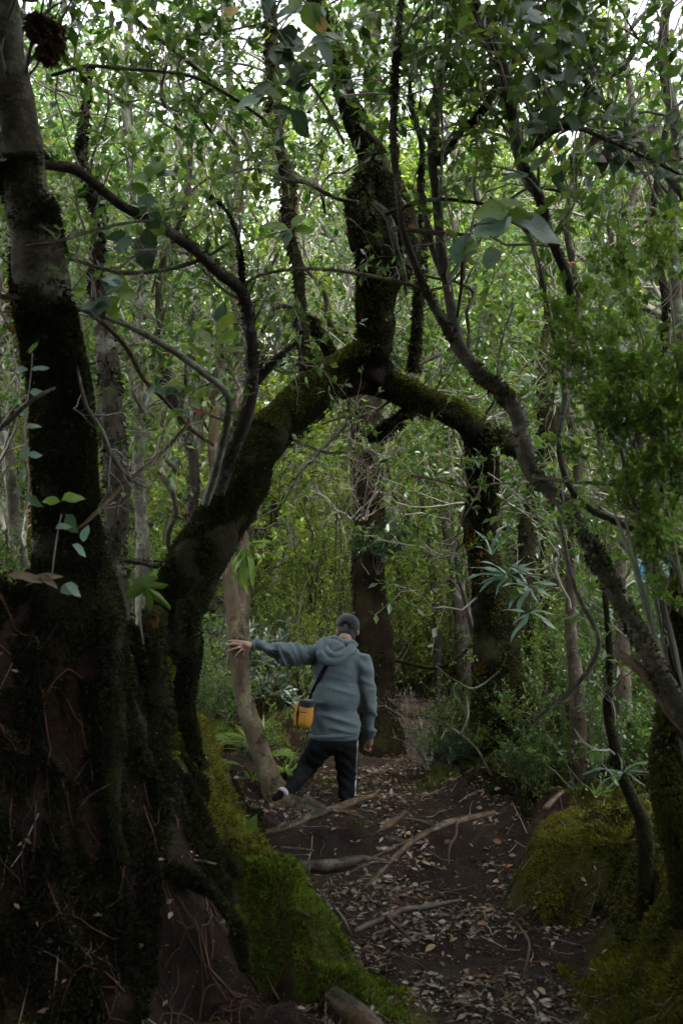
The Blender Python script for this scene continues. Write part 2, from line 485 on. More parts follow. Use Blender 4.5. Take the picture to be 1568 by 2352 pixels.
for k_, args in (('leaf_dark', ("leaf_dark_veined", G3, 0.38, 0.2, 0.5)), ('leaf_bright', ("leaf_bright_veined", G4, 0.42, 0.4, 0.4)), ('leaf_under', ("leaf_underside_veined", [(0, (0.12, 0.19, 0.13)), (1, (0.2, 0.27, 0.2))], 0.5, 0.25, 0.3)),
                 ('leaf_yellow', ("leaf_yellow_veined", [(0, (0.35, 0.22, 0.02)), (1, (0.45, 0.3, 0.04))], 0.5, 0.4, 0.4)), ('leaf_red', ("leaf_red_veined", [(0, (0.35, 0.05, 0.03)), (1, (0.4, 0.1, 0.06))], 0.5, 0.3, 0.4)),
                 ('leaf_silver', ("leaf_sky_sheen_veined", [(0, (0.05, 0.11, 0.07)), (0.6, (0.09, 0.17, 0.12)), (1, (0.16, 0.25, 0.19))], 0.35, 0.25, 0.7)), ('leaf_pale', ("leaf_lime_veined", G2, 0.42, 0.4, 0.4)),  # the grey green has the sky's bluish reflection put into its colour
                 ('leaf_brown', ("leaf_dry_veined", [(0, (0.05, 0.03, 0.018)), (1, (0.16, 0.11, 0.07))], 0.5, 0.1, 0.4))):
    M[k_ + '_v'] = leaf_mat(*args, vein=True)
M['litter'] = leaf_mat("leaf_litter", [(0, (0.035, 0.018, 0.01)), (0.35, (0.09, 0.05, 0.028)), (0.65, (0.17, 0.11, 0.068)), (0.88, (0.26, 0.2, 0.15)), (1, (0.34, 0.31, 0.27))], 0.38, 0.05, 0.7)
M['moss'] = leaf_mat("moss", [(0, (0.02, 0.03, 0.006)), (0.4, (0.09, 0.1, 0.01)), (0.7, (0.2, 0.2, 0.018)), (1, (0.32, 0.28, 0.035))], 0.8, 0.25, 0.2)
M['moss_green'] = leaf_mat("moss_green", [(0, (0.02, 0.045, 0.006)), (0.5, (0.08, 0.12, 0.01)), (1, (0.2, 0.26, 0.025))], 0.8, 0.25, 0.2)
M['moss_dark'] = leaf_mat("moss_dark", [(0, (0.006, 0.006, 0.003)), (0.5, (0.012, 0.013, 0.003)), (0.82, (0.034, 0.038, 0.007)), (1, (0.1, 0.1, 0.018))], 0.85, 0.2, 0.2)  # moss darkened overall so its colour also deepens the shade on the left
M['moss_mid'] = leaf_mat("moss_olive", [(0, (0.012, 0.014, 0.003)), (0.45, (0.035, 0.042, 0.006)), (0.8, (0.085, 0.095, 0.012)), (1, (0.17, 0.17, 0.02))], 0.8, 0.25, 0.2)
M['moss_orange'] = leaf_mat("moss_orange", [(0, (0.06, 0.03, 0.006)), (0.5, (0.13, 0.07, 0.012)), (1, (0.22, 0.15, 0.03))], 0.85, 0.2, 0.2)
M['bark_grey'] = bark_mat("bark_grey", (0.035, 0.03, 0.02), (0.11, 0.098, 0.07), (0.2, 0.22, 0.17), lichen=0.5, moss=0.1)
M['bark_pale'] = bark_mat("bark_pale", (0.03, 0.024, 0.015), (0.1, 0.083, 0.056), (0.19, 0.2, 0.16), lichen=0.4, moss=0.22)
M['bark_dark'] = bark_mat("bark_dark", (0.01, 0.007, 0.005), (0.04, 0.03, 0.022), (0.14, 0.15, 0.12), lichen=0.2, moss=0.25)
M['bark_moss'] = bark_mat("bark_mossy", (0.006, 0.004, 0.003), (0.022, 0.015, 0.009), (0.03, 0.03, 0.02), lichen=0.15, moss=0.5, bump=1.0, orange=0.25, spec=0.08)
M['bark_brown'] = bark_mat("bark_brown", (0.045, 0.032, 0.018), (0.12, 0.088, 0.05), (0.16, 0.15, 0.09), lichen=0.3, moss=0.22)
M['bark_red'] = bark_mat("bark_reddish", (0.005, 0.0035, 0.0025), (0.018, 0.01, 0.006), (0.02, 0.018, 0.01), lichen=0.0, moss=0.35, spec=0.08)
M['bark_banded'] = bark_mat("bark_banded", (0.022, 0.017, 0.01), (0.095, 0.08, 0.052), (0.16, 0.175, 0.135), lichen=0.5, moss=0.2, orange=0.15, zdark=1.5, zs=2.6)
M['root'] = bark_mat("root_bark", (0.045, 0.026, 0.013), (0.15, 0.09, 0.05), (0.2, 0.16, 0.11), lichen=0.25, moss=0.05, rough=0.5, bump=1.0)
M['wet_wood'] = bark_mat("wet_wood", (0.03, 0.022, 0.016), (0.12, 0.09, 0.065), (0.15, 0.14, 0.13), lichen=0.2, moss=0.0, rough=0.4, scale=1.5)
M['rootlet'] = simple_mat("rootlet", (0.022, 0.009, 0.004), (0.09, 0.042, 0.016), 8, 0.6, 0, island=True)
M['twig'] = simple_mat("twig_grey", (0.06, 0.05, 0.04), (0.26, 0.24, 0.2), 8, 0.8, 0, island=True)
M['twig_dark'] = simple_mat("twig_dark", (0.02, 0.018, 0.01), (0.08, 0.07, 0.045), 8, 0.8, 0, island=True)
M['bark_vine'] = bark_mat("bark_vine", (0.018, 0.012, 0.007), (0.065, 0.046, 0.028), (0.12, 0.12, 0.085), lichen=0.3, moss=0.3)
M['twig_dry'] = simple_mat("twig_dry", (0.12, 0.09, 0.07), (0.33, 0.28, 0.23), 8, 0.8, 0, island=True)
# ------------------------------------------------------------------ the ground
PATH_Y = [-10, 0, 4.6, 5.7, 6.8, 8.2, 9.5, 11.5, 15, 20, 30]
PATH_C = [0.2, 0.3, 0.62, 0.58, 0.42, 0.15, 0.35, 0.75, 1.12, 1.0, 0.0]
PATH_W = [0.6, 0.6, 0.58, 0.6, 0.85, 0.6, 0.42, 0.36, 0.42, 0.4, 0.4]
PATH_Z = ([-10, 6.75, 7.15, 7.35, 8.2, 12, 17, 25, 40, 70, 120, 3000], [-0.25, -0.28, -0.2, -0.02, 0.0, 0.03, 0.12, 0.3, -3, -14, -30, -30])
RIDGE_L = [(0.05, 4.68, -0.22), (-0.03, 4.8, -0.08), (-0.18, 4.95, 0.12), (-0.33, 5.1, 0.28), (-0.55, 5.3, 0.42), (-0.85, 5.6, 0.84), (-1.05, 5.75, 1.22), (-1.3, 5.1, 1.62), (-2.2, 4.7, 1.72), (-6, 4.3, 2.0)]
RIDGE_R = [(1.3, 8.6, 0.12), (1.7, 9.0, 0.5), (2.7, 9.0, 0.85), (6, 9, 1.1)]
MOUND_R = [(0.92, 8.75, 0.2), (1.25, 8.9, 0.32)]
BANK_R = [(1.9, 6.3, 0.3), (1.75, 5.5, 0.27), (1.7, 4.7, 0.2), (1.75, 4.0, 0.12), (2.0, 3.0, 0.3)]
SHELF_R = [(1.72, 6.4, 0.18), (2.2, 6.6, 0.27), (2.9, 6.8, 0.36), (5, 7, 0.9)]

def seg_dist(x, y, ridge):
    """signed y offset and distance to a ridge polyline, and the ridge's height there"""
    best = np.full(x.shape, 1e9); hz = np.zeros(x.shape); side = np.zeros(x.shape)
    for (ax, ay, az), (bx, by, bz) in zip(ridge[:-1], ridge[1:]):
        dx, dy = bx - ax, by - ay
        t = np.clip(((x - ax) * dx + (y - ay) * dy) / (dx * dx + dy * dy), 0, 1)
        qx, qy = ax + t * dx, ay + t * dy
        d = np.hypot(x - qx, y - qy)
        m = d < best
        best = np.where(m, d, best); hz = np.where(m, az + t * (bz - az), hz)
        side = np.where(m, np.sign(dx * (y - ay) - dy * (x - ax)), side)
    return best, hz, side

def ridge_h(x, y, ridge, flat, slope):
    out_ = np.full(x.shape, -99.0)
    for (ax, ay, az), (bx, by, bz) in zip(ridge[:-1], ridge[1:]):
        dx, dy = bx - ax, by - ay
        t = np.clip(((x - ax) * dx + (y - ay) * dy) / (dx * dx + dy * dy), 0, 1)
        d = np.hypot(x - ax - t * dx, y - ay - t * dy)
        out_ = np.maximum(out_, az + t * (bz - az) - slope * np.maximum(d - flat, 0))
    return out_

def smax(a, b, k=0.12):
    h = np.clip(0.5 + 0.5 * (a - b) / k, 0, 1)
    return b + (a - b) * h + k * h * (1 - h)

def ground_h(x, y, fine=True):
    x = np.asarray(x, float); y = np.asarray(y, float)
    c, w = np.interp(y, PATH_Y, PATH_C), np.interp(y, PATH_Y, PATH_W)
    z0 = np.interp(y, *PATH_Z)
    sL, sR = np.maximum(c - w - x, 0), np.maximum(x - c - w, 0)
    riseL = 0.55 * (1 - np.exp(-sL * 0.7)) + 0.05 * np.minimum(sL, 8)
    riseR = 0.55 * (1 - np.exp(-sR * 0.5)) + 0.05 * np.minimum(sR, 8)
    near = np.clip((y - 3.0) / 3.0, 0.15, 1)
    h = z0 + riseL * near + riseR * near
    h = smax(h, ridge_h(x, y, RIDGE_L, 0.1, 2.0), 0.14)
    h = smax(h, ridge_h(x, y, RIDGE_R, 0.25, 0.9), 0.2)
    h = smax(h, ridge_h(x, y, SHELF_R, 0.48, 2.4) + 0.05 * noise3(np.stack([x * 4, y * 4, x * 0], -1), 8), 0.06)
    d, hz, side = seg_dist(x, y, BANK_R)
    h = smax(h, hz - 2.0 * np.maximum(d - 0.12, 0), 0.12)
    d, hz, side = seg_dist(x, y, MOUND_R)
    h = smax(h, hz - 1.6 * np.maximum(d - 0.12, 0), 0.1)
    off = np.clip((sL + sR) * 1.5, 0, 1)
    p = np.stack([x, y, np.zeros_like(x)], -1)
    h = h + 0.12 * off * fbm(p * 1.1, 3, 3)
    if fine:
        h = h + (0.025 + 0.06 * off) * fbm(p * 4.5, 9, 3) + 0.022 * off * fbm(p * 13, 15, 2)
        h = h + 0.008 * fbm(p * 22, 21, 2)
    return h

def G(x, y):
    return float(ground_h(np.array([x]), np.array([y]))[0])

def axis(fine_a, fine_b, step, lo, hi, growf=1.13):
    mid = np.arange(fine_a, fine_b + 1e-6, step)
    L, s, q = [], step, fine_a
    while q > lo:
        s *= growf; q -= s; L.append(q)
    Rr, s, q = [], step, fine_b
    while q < hi:
        s *= growf; q += s; Rr.append(q)
    return np.concatenate([L[::-1], mid, Rr])

gx = axis(-3.0, 3.2, 0.038, -1500, 1500)
gy = axis(3.4, 9.5, 0.038, -600, 2600, 1.06)
X, Y = np.meshgrid(gx, gy)
Z = ground_h(X, Y)
nx, ny = len(gx), len(gy)
ii = np.arange(ny - 1)[:, None] * nx + np.arange(nx - 1)[None, :]
a = Acc(); a.add(np.stack([X, Y, Z], -1), np.stack([ii, ii + 1, ii + nx + 1, ii + nx], -1).reshape(-1, 4))
me = a.mesh("forest_ground")

def moss_mask(x, y):
    """where moss grows on the ground"""
    c, w = np.interp(y, PATH_Y, PATH_C), np.interp(y, PATH_Y, PATH_W)
    p = np.stack([x, y, np.zeros_like(x)], -1)
    n = fbm(p * 1.6, 41, 3) * 0.35 + np.where(x < 0.3, 0.3 * fbm(p * 5.5, 43, 2), 0.12 * fbm(p * 4, 43, 2))
    d, hz, side = seg_dist(x, y, RIDGE_L)
    ml = np.where(side > 0, 1 - (d - 0.04) / np.clip(0.15 + 0.65 * (hz + 0.1), 0.15, 0.75), 1 - (d - 0.1) / 0.4) * (hz < 1.5)
    ml = ml * np.clip((y - 4.5) / 0.25, 0, 1)
    d2, hz2, s2 = seg_dist(x, y, SHELF_R)
    mr = np.where(y < 6.25, 1 - (d2 - 0.4) / 0.35, 1 - (d2 - 0.5) / 0.3)
    d3, _, _ = seg_dist(x, y, RIDGE_R)
    d4, _, _ = seg_dist(x, y, BANK_R); mr = np.maximum(mr, 1 - (d4 - 0.15) / 0.6)
    d5, _, _ = seg_dist(x, y, MOUND_R); mr = np.maximum(mr, 1 - (d5 - 0.1) / 0.3)
    m3 = (1 - (d3 - 0.1) / 0.35) * 0.55
    s = np.maximum(c - w - x, x - c - w)
    gen = np.where(y > 7.2, np.clip((s - 0.35) / 0.5, 0, 1) * 0.62, 0)
    return np.clip(np.maximum.reduce([ml, mr, m3, gen]) + n, 0, 1)

mk = moss_mask(X, Y).reshape(-1)
at = me.attributes.new("moss", 'FLOAT', 'POINT'); at.data.foreach_set('value', mk.astype(np.float32))
c_, w_ = np.interp(Y, PATH_Y, PATH_C), np.interp(Y, PATH_Y, PATH_W)
wet = np.clip(1.3 - np.abs(X - c_) / w_, 0, 1).reshape(-1)
at = me.attributes.new("trodden", 'FLOAT', 'POINT'); at.data.foreach_set('value', wet.astype(np.float32))

m, nt, out = new_mat("forest_soil")
tc = N(nt, "ShaderNodeTexCoord")
n1 = N(nt, "ShaderNodeTexNoise", Scale=9.0, Detail=8.0, Roughness=0.7); nt.links.new(tc.outputs['Object'], n1.inputs[0])
n2 = N(nt, "ShaderNodeTexNoise", Scale=90.0, Detail=5.0, Roughness=0.7); nt.links.new(tc.outputs['Object'], n2.inputs[0])
n3 = N(nt, "ShaderNodeTexNoise", Scale=2.2, Detail=4.0, Roughness=0.6); nt.links.new(tc.outputs['Object'], n3.inputs[0])
soil = ramp(nt, [(0.3, (0.006, 0.0035, 0.002)), (0.55, (0.018, 0.0095, 0.005)), (0.75, (0.05, 0.025, 0.012))], n1.outputs[0])
mud = ramp(nt, [(0.3, (0.011, 0.008, 0.005)), (0.7, (0.036, 0.026, 0.016))], n2.outputs[0])
ta = N(nt, "ShaderNodeAttribute", attribute_name="trodden")
mu = N(nt, "ShaderNodeMath", operation='MULTIPLY'); nt.links.new(ta.outputs['Fac'], mu.inputs[0])
r3 = ramp(nt, [(0.4, (0, 0, 0)), (0.6, (1, 1, 1))], n3.outputs[0]); nt.links.new(r3.outputs[0], mu.inputs[1])
col = mixc(nt, mu.outputs[0], soil.outputs[0], mud.outputs[0])
ma = N(nt, "ShaderNodeAttribute", attribute_name="moss")
ad = N(nt, "ShaderNodeMath", operation='MULTIPLY_ADD'); ad.inputs[1].default_value = 0.5
nt.links.new(n1.outputs[0], ad.inputs[0]); nt.links.new(ma.outputs['Fac'], ad.inputs[2])
mm = ramp(nt, [(0.6, (0, 0, 0)), (0.78, (1, 1, 1))], ad.outputs[0])
mc = ramp(nt, [(0.35, (0.022, 0.028, 0.005)), (0.7, (0.08, 0.085, 0.013))], n2.outputs[0])
col = mixc(nt, mm.outputs[0], col, mc.outputs[0])
p = N(nt, "ShaderNodeBsdfPrincipled"); p.inputs['Specular IOR Level'].default_value = 0.18; nt.links.new(col, p.inputs['Base Color'])
rr = N(nt, "ShaderNodeMapRange"); rr.inputs[3].default_value = 0.9; rr.inputs[4].default_value = 0.55
nt.links.new(mu.outputs[0], rr.inputs[0]); nt.links.new(rr.outputs[0], p.inputs['Roughness'])
sm = N(nt, "ShaderNodeMath", operation='MULTIPLY_ADD'); sm.inputs[1].default_value = 0.6
nt.links.new(n2.outputs[0], sm.inputs[0]); nt.links.new(n1.outputs[0], sm.inputs[2])
b = N(nt, "ShaderNodeBump", Strength=0.9, Distance=0.03); nt.links.new(sm.outputs[0], b.inputs['Height'])
nt.links.new(b.outputs[0], p.inputs['Normal'])
nt.links.new(p.outputs[0], out.inputs[0])
tag(link("ground", me, m), "dark brown forest soil rising into mossy banks beside a trodden dirt path", kind='structure')

def ground_normal(x, y):
    e = 0.04
    dx = (ground_h(x + e, y) - ground_h(x - e, y)) / (2 * e)
    dy = (ground_h(x, y + e) - ground_h(x, y - e)) / (2 * e)
    return unit(np.stack([-dx, -dy, np.ones_like(dx)], -1))

# moss cushions on the ground: tufts of fine shoots
rng = np.random.default_rng(5)
def moss_ground(name, n, xr, yr, mat, label, thr=0.45, size=0.014, seed=0, extra=None, shoots=3):
    r = np.random.default_rng(seed)
    x = r.uniform(*xr, n); y = r.uniform(*yr, n)
    k = moss_mask(x, y)
    pp = np.stack([x, y, np.zeros_like(x)], -1)
    keep = (k + 0.25 * fbm(pp * 9, 77, 2) > thr)
    if extra is not None: keep &= extra(x, y)
    x, y = x[keep], y[keep]
    nrm = ground_normal(x, y)
    lumps = np.clip(fbm(np.stack([x, y, np.zeros_like(x)], -1) * 14, 5, 2), -0.5, 1.2)
    pos = np.stack([x, y, ground_h(x, y)], -1) + nrm * (0.012 * lumps)[:, None]
    ac = Acc()
    for s in range(shoots):
        d = unit(nrm + 0.75 * unit(r.normal(size=pos.shape)))
        scatter(ac, TUFT, pos + 0.006 * r.normal(size=pos.shape), d, unit(r.normal(size=pos.shape)), size * r.uniform(0.6, 1.5, len(pos)) * (1 + 0.5 * lumps))
    return solo(ac, name, mat, label, "moss", kind='stuff')
tip = lambda x, y: (y < 5.15) & (x > -0.45)
moss_ground("moss_cover", 110000, (-1.4, 0.4), (4.1, 6.4), M['moss'], "yellow green moss along the sloping ridge of the left bank", seed=1, extra=lambda x, y: ~tip(x, y) | (fbm(np.stack([x, y, x * 0], -1) * 3, 8) < 0))
moss_ground("moss_cover", 90000, (-1.1, 0.3), (4.1, 5.6), M['moss_green'], "bright green moss at the low tip of the left bank", seed=2, extra=lambda x, y: tip(x, y) | (fbm(np.stack([x, y, x * 0], -1) * 3, 8) > 0.35))
moss_ground("moss_cover", 190000, (1.1, 3.4), (4.3, 7.5), M['moss'], "yellow green moss covering the flat shelf on the right of the path", seed=3)
moss_ground("moss_cover", 90000, (-3.5, 4.2), (7.3, 11.0), M['moss_mid'], "olive moss patches on the ground beyond the root step", seed=4, thr=0.5)

# ------------------------------------------------------------------ moss sleeves for trunks
def moss_on(path, rad, n, size, rng, up_bias=0.35, hang=0.0, t_range=(0, 1), thr=-0.1):
    """positions and directions of moss shoots on a swept trunk"""
    p, r = path, rad
    t, Nn, B = frames(p)
    u = rng.uniform(t_range[0], t_range[1], n) * (len(p) - 1.001)
    i = u.astype(int); f = (u - i)[:, None]
    a = rng.uniform(0, 2 * np.pi, n)
    dirv = Nn[i] * np.cos(a)[:, None] + B[i] * np.sin(a)[:, None]
    c = p[i] * (1 - f) + p[i + 1] * f
    rr_ = r[i] * (1 - f[:, 0]) + r[i + 1] * f[:, 0]
    q = c + dirv * rr_[:, None]
    keep = (fbm(q * 5, 61, 2) * 0.6 + up_bias * dirv[:, 2] + rng.uniform(-.3, .3, n)) > thr
    q, dirv, rr_ = q[keep], dirv[keep], rr_[keep]
    return q, unit(dirv + 0.7 * unit(rng.normal(size=q.shape)) - np.array([0, 0, hang])), size * rng.uniform(0.5, 1.6, len(q)) * (1 + 0.6 * fbm(q * 7, 33, 2))

def sleeve(acc, path, rad, n, size, rng, **kw):
    q, d, s = moss_on(path, rad, n, size, rng, **kw)
    scatter(acc, TUFT, q - d * s[:, None] * 0.15, d, unit(rng.normal(size=q.shape)), s)

def PL(pts):
    """[(px, py, d, width_px)] -> world points and radii"""
    w = np.array([P(a_, b_, d_) for a_, b_, d_, _ in pts])
    r = np.array([0.5 * q[3] / 2297.0 * q[2] for q in pts])
    return w, r

def pl_leaves(acc_tw, acc_lf, path, rad, rng, m=8, L=0.5, sub=4, leaves=6, size=0.07, tmpl=LEAF2, up=0.3, spread=1.0, sides=4, t0=0.1, sub2=0, rr=0.35, maxr=0.012):
    """twigs and leaves off a stem"""
    K = 12; m = int(m * 1.4); leaves = int(leaves * 1.7) if leaves > 2 else leaves
    idx = np.linspace(0, len(path) - 1, K).astype(int)
    A, RA = path[idx][None], np.minimum(rad[idx], maxr / rr)[None]
    p1, r1 = grow(A, RA, m, L, rng, spread, up, 0.6, 7, t0, rr)
    batch_tubes(acc_tw, p1, r1, sides)
    sides = 3
    p2, r2 = grow(p1, r1, sub, L * 0.5, rng, 0.9, up, 0.6, 4, 0.25, 0.6)
    batch_tubes(acc_tw, p2, np.maximum(r2, 0.002), sides)
    if sub2:
        p2, r2 = grow(p2, r2, sub2, L * 0.3, rng, 0.9, up, 0.6, 4, 0.25, 0.7)
        batch_tubes(acc_tw, p2, np.maximum(r2, 0.001), 3)
    if leaves: twig_leaves(acc_lf, tmpl, p2, leaves, size * 1.15, rng, clump=0.3)
    return p1, p2

# ------------------------------------------------------------------ forest tree kinds (copied many times further down)
def tree_kind(seed, H=7.5, r=0.06, lean=0.85, limbs=14, leaf=0.075, lm='leaf', bark='bark_grey', first=0.35, L=1.7, subs=6, twigs=7, leaves=11, width=0.13, tmpl=LEAF2):
    g = np.random.default_rng(seed)
    k = 8
    pts = np.zeros((k, 3)); pts[:, 2] = np.linspace(-0.3, H, k)
    pts[:, :2] = np.cumsum(g.normal(size=(k, 2)) * lean * 0.4, 0); pts[:, :2] -= pts[1, :2]
    rad = r * np.linspace(1.25, 0.25, k)
    tr = Acc(); path, pr = tube(tr, pts, rad, 10, 0.14, 0.12, seed, 6, 0.15, wob=0.12)
    br, lf = Acc(), Acc()
    K = 16; idx = np.linspace(0, len(path) - 1, K).astype(int)
    p1, r1 = grow(path[idx][None], pr[idx][None], limbs, L, g, 0.9, 0.45, 0.75, 9, first, 0.5)
    batch_tubes(br, p1, r1, 5)
    p2, r2 = grow(p1, r1, subs, L * 0.5, g, 0.9, 0.35, 0.7, 7, 0.25, 0.6)
    batch_tubes(br, p2, np.maximum(r2, 0.003), 4)
    p3, r3 = grow(p2, r2, twigs, L * 0.22, g, 0.9, 0.3, 0.7, 5, 0.3, 0.6)
    batch_tubes(br, p3, np.maximum(r3, 0.002), 3)
    twig_leaves(lf, tmpl, p3, leaves, leaf, g, t0=0.3, clump=0.35)
    return tr, br, lf, M[bark], M[lm]

KINDS = {}
def make_kind(key, name, label, cat, *args, **kw):
    tr, br, lf, bk, lm = tree_kind(*args, **kw)
    KINDS[key] = (name, tr.mesh("trunk"), br.mesh("branches"), lf.mesh("crown"), bk, lm, cat)

def plant_tree(key, x, y, rz, sc, label, group, dz=0.0, tilt=(0, 0)):
    name, tr, br, lf, bk, lm, cat = KINDS[key]
    e = empty(name, (x, y, G(x, y) + dz), label, cat, group, rz)
    e.rotation_euler = (tilt[0], tilt[1], rz)
    e.scale = (sc, sc, sc)
    link("trunk", tr, bk, e); o = link("branches", br, M['twig' if key in 'abdt' else 'twig_dark'], e); o = link("crown", lf, lm, e); o['kind'] = 'stuff'
    return e

make_kind("a", "slender_tree", "", "tree", 11, H=7.5, r=0.07, leaf=0.1)
make_kind("b", "slender_tree", "", "tree", 12, H=8.5, r=0.09, leaf=0.105, lm='leaf', first=0.4, L=1.9)
make_kind("c", "crooked_tree", "", "tree", 13, H=6.5, r=0.08, lean=1.0, leaf=0.075, lm='leaf_pale', bark='bark_dark', first=0.25)
make_kind("d", "crooked_tree", "", "tree", 14, H=5.5, r=0.06, lean=0.9, leaf=0.07, first=0.2, L=1.5, bark='bark_brown')
make_kind("e", "slender_tree", "", "tree", 15, H=9.5, r=0.1, leaf=0.085, lm='leaf_dark', bark='bark_moss', first=0.4, L=2.1)
make_kind("t", "twiggy_tree", "", "tree", 16, H=6.5, r=0.05, leaf=0.065, bark='bark_grey', first=0.15, L=1.5, leaves=2, twigs=8)
make_kind("f", "yellow_green_tree", "", "tree", 17, H=4.2, r=0.035, leaf=0.055, lm='leaf_pale', bark='bark_dark', first=0.08, L=1.1, limbs=16, leaves=11)
make_kind("o", "shade_tree", "", "tree", 18, H=8.0, r=0.09, leaf=0.12, lm='leaf_dark', first=0.62, L=2.0, limbs=16, leaves=12)  # added shade caster, crown kept high and out of frame
make_kind("g", "leafy_tree", "", "tree", 19, H=7.5, r=0.06, leaf=0.1, lm='leaf', bark='bark_dark', first=0.08, L=1.7, limbs=20, leaves=11)
make_kind("h", "leafy_tree", "", "tree", 20, H=9.0, r=0.06, leaf=0.095, lm='leaf_pale', bark='bark_vine', first=0.12, L=1.9, limbs=20, leaves=11)

# shrubs: many stems from the base
def shrub_kind(seed, h=1.1, stems=7, leaf=0.035, lm='leaf_bright', tmpl=LEAF2, subs=6, twigs=6, leaves=9, L=0.4, spread=0.55):
    g = np.random.default_rng(seed)
    K = 7; S = np.zeros((stems, K, 3)); d = unit(g.normal(size=(stems, 3)) * [spread, spread, 0] + [0, 0, 1])
    S[:, 0] = g.normal(size=(stems, 3)) * [0.06, 0.06, 0]; S[:, 0, 2] = -0.08
    hh = h * g.uniform(0.6, 1.1, stems)
    for k in range(1, K):
        d = unit(d + g.normal(size=d.shape) * 0.2 + [0, 0, 0.05]); S[:, k] = S[:, k - 1] + d * (hh / (K - 1))[:, None]
    RS = np.linspace(0.011, 0.004, K)[None] * np.ones((stems, 1)) * h ** 0.5
    br, lf = Acc(), Acc()
    batch_tubes(br, S, RS, 5)
    p2, r2 = grow(S, RS, subs, L, g, 0.9, 0.4, 0.6, 6, 0.15, 0.6); batch_tubes(br, p2, np.maximum(r2, 0.0018), 4)
    p3, r3 = grow(p2, r2, twigs, L * 0.4, g, 0.9, 0.3, 0.6, 4, 0.2, 0.6); batch_tubes(br, p3, np.maximum(r3, 0.0012), 3)
    twig_leaves(lf, tmpl, p3, leaves, leaf, g, t0=0.2)
    return br.mesh("stems"), lf.mesh("leaves"), M[lm]
SHR = {
    's1': shrub_kind(31), 's2': shrub_kind(32, h=1.6, stems=8, lm='leaf_pale', leaf=0.032, L=0.5),
    's3': shrub_kind(33, h=0.7, stems=6, leaf=0.045, lm='leaf', L=0.28),
    's4': shrub_kind(34, h=0.45, stems=6, leaf=0.035, lm='leaf_dark', L=0.2),
    's5': shrub_kind(35, h=1.3, stems=9, leaf=0.05, lm='leaf', L=0.45, leaves=5),
    's6': shrub_kind(36, h=2.6, stems=9, leaf=0.042, lm='leaf_pale', L=0.75, subs=8, twigs=7, leaves=7, spread=0.3),
    's7': shrub_kind(37, h=1.0, stems=10, leaf=0.13, lm='leaf_silver', tmpl=NEEDLE2, L=0.4, subs=4, twigs=3, leaves=6),
    's8': shrub_kind(38, h=1.1, stems=9, leaf=0.03, lm='leaf_brown', L=0.4, leaves=1, twigs=8, spread=0.8),
}
def plant_shrub(key, x, y, rz, sc, name, label, group, cat="shrub", z=None):
    br, lf, lm = SHR[key]
    e = empty(name, (x, y, G(x, y) if z is None else z), label, cat, group, rz); e.scale = (sc,) * 3
    link("stems", br, M['twig' if key == 's8' else 'twig_dark'], e); o = link("foliage", lf, lm, e); o['kind'] = 'stuff'
    return e

# ferns and blade tufts
def fern_mesh(seed, n=9, L=0.55):
    g = np.random.default_rng(seed); st, lf = Acc(), Acc()
    for i in range(n):
        a = 2 * math.pi * i / n + g.uniform(-.3, .3); l = L * g.uniform(.7, 1.1)
        s = np.linspace(0, 1, 10)[:, None]
        hdir = np.array([math.cos(a), math.sin(a), 0])
        pts = s * l * 0.85 * hdir + np.array([0, 0, 1]) * (0.75 * l * s - 0.7 * l * s ** 2)
        batch_tubes(st, pts[None], np.linspace(0.0035, 0.001, 10)[None], 4)
        u = np.linspace(0.12, 0.98, 16); ps = np.stack([np.interp(u, s[:, 0], pts[:, k]) for k in range(3)], -1)
        tang = unit(np.gradient(ps, axis=0)); side = unit(np.cross(tang, [0, 0, 1]))
        ln = 0.2 * l * np.sin(np.pi * (0.12 + 0.86 * u)) + 0.02
        for sg in (-1, 1):
            scatter(lf, (NEEDLE2[0] * [1, 1.1, 1], NEEDLE2[1]), ps, unit(side * sg + tang * 0.35 - [0, 0, .15]), np.cross(tang, side * 1.0) * -1, ln)
    return st.mesh("stalks"), lf.mesh("fronds")
def blades_mesh(seed, n=26, L=0.5, tmpl=BLADE, up=1.0):
    g = np.random.default_rng(seed); lf = Acc()
    pos = g.normal(size=(n, 3)) * [0.04, 0.04, 0]
    d = unit(g.normal(size=(n, 3)) * [0.8, 0.8, 0.2] + [0, 0, up])
    scatter(lf, tmpl, pos, d, unit(np.cross(np.cross(d, [0, 0, 1.0]), d) + 0.1 * g.normal(size=d.shape)), L * g.uniform(.5, 1.1, n))
    return lf.mesh("blades")
FERN = fern_mesh(51)
# ------------------------------------------------------------------ big trees that frame the picture
R_ = np.random.default_rng(100)

# left trunk
pts = [(185, 1650, 5.15, 290), (172, 1450, 5.1, 220), (158, 1300, 5.05, 170), (150, 1180, 5.0, 138), (135, 1000, 4.85, 138), (118, 800, 4.8, 135), (92, 600, 4.7, 132), (62, 400, 4.55, 112), (38, 220, 4.4, 96), (8, 60, 4.3, 75), (-30, -150, 4.2, 66), (-60, -420, 4.1, 50)]
w, r = PL(pts)
e = empty("leaning_tree", tuple(w[1]), "thick leaning trunk at the left edge, pale banded bark above, dark moss below", "tree")
lo = Acc(); path, rad = tube(lo, w, r, 28, 0.04, 0.1, 1, 7, 0.12, wob=0.03); build(lo, "trunk", M['bark_banded'], e)
ms = Acc(); sleeve(ms, path, rad, 110000, 0.018, R_, up_bias=0.0, hang=0.5, t_range=(0.0, 0.5), thr=-0.35); sleeve(ms, path, rad, 22000, 0.016, R_, up_bias=0.0, hang=0.5, t_range=(0.45, 0.66), thr=0.15)
build(ms, "moss_coat", M['moss_dark'], e, kind='stuff')
mo = Acc(); sleeve(mo, path - np.array([0.03, 0, 0]), rad, 4000, 0.015, R_, up_bias=0.0, hang=0.6, t_range=(0.2, 0.6), thr=0.1); build(mo, "orange_moss", M['moss_orange'], e, kind='stuff')
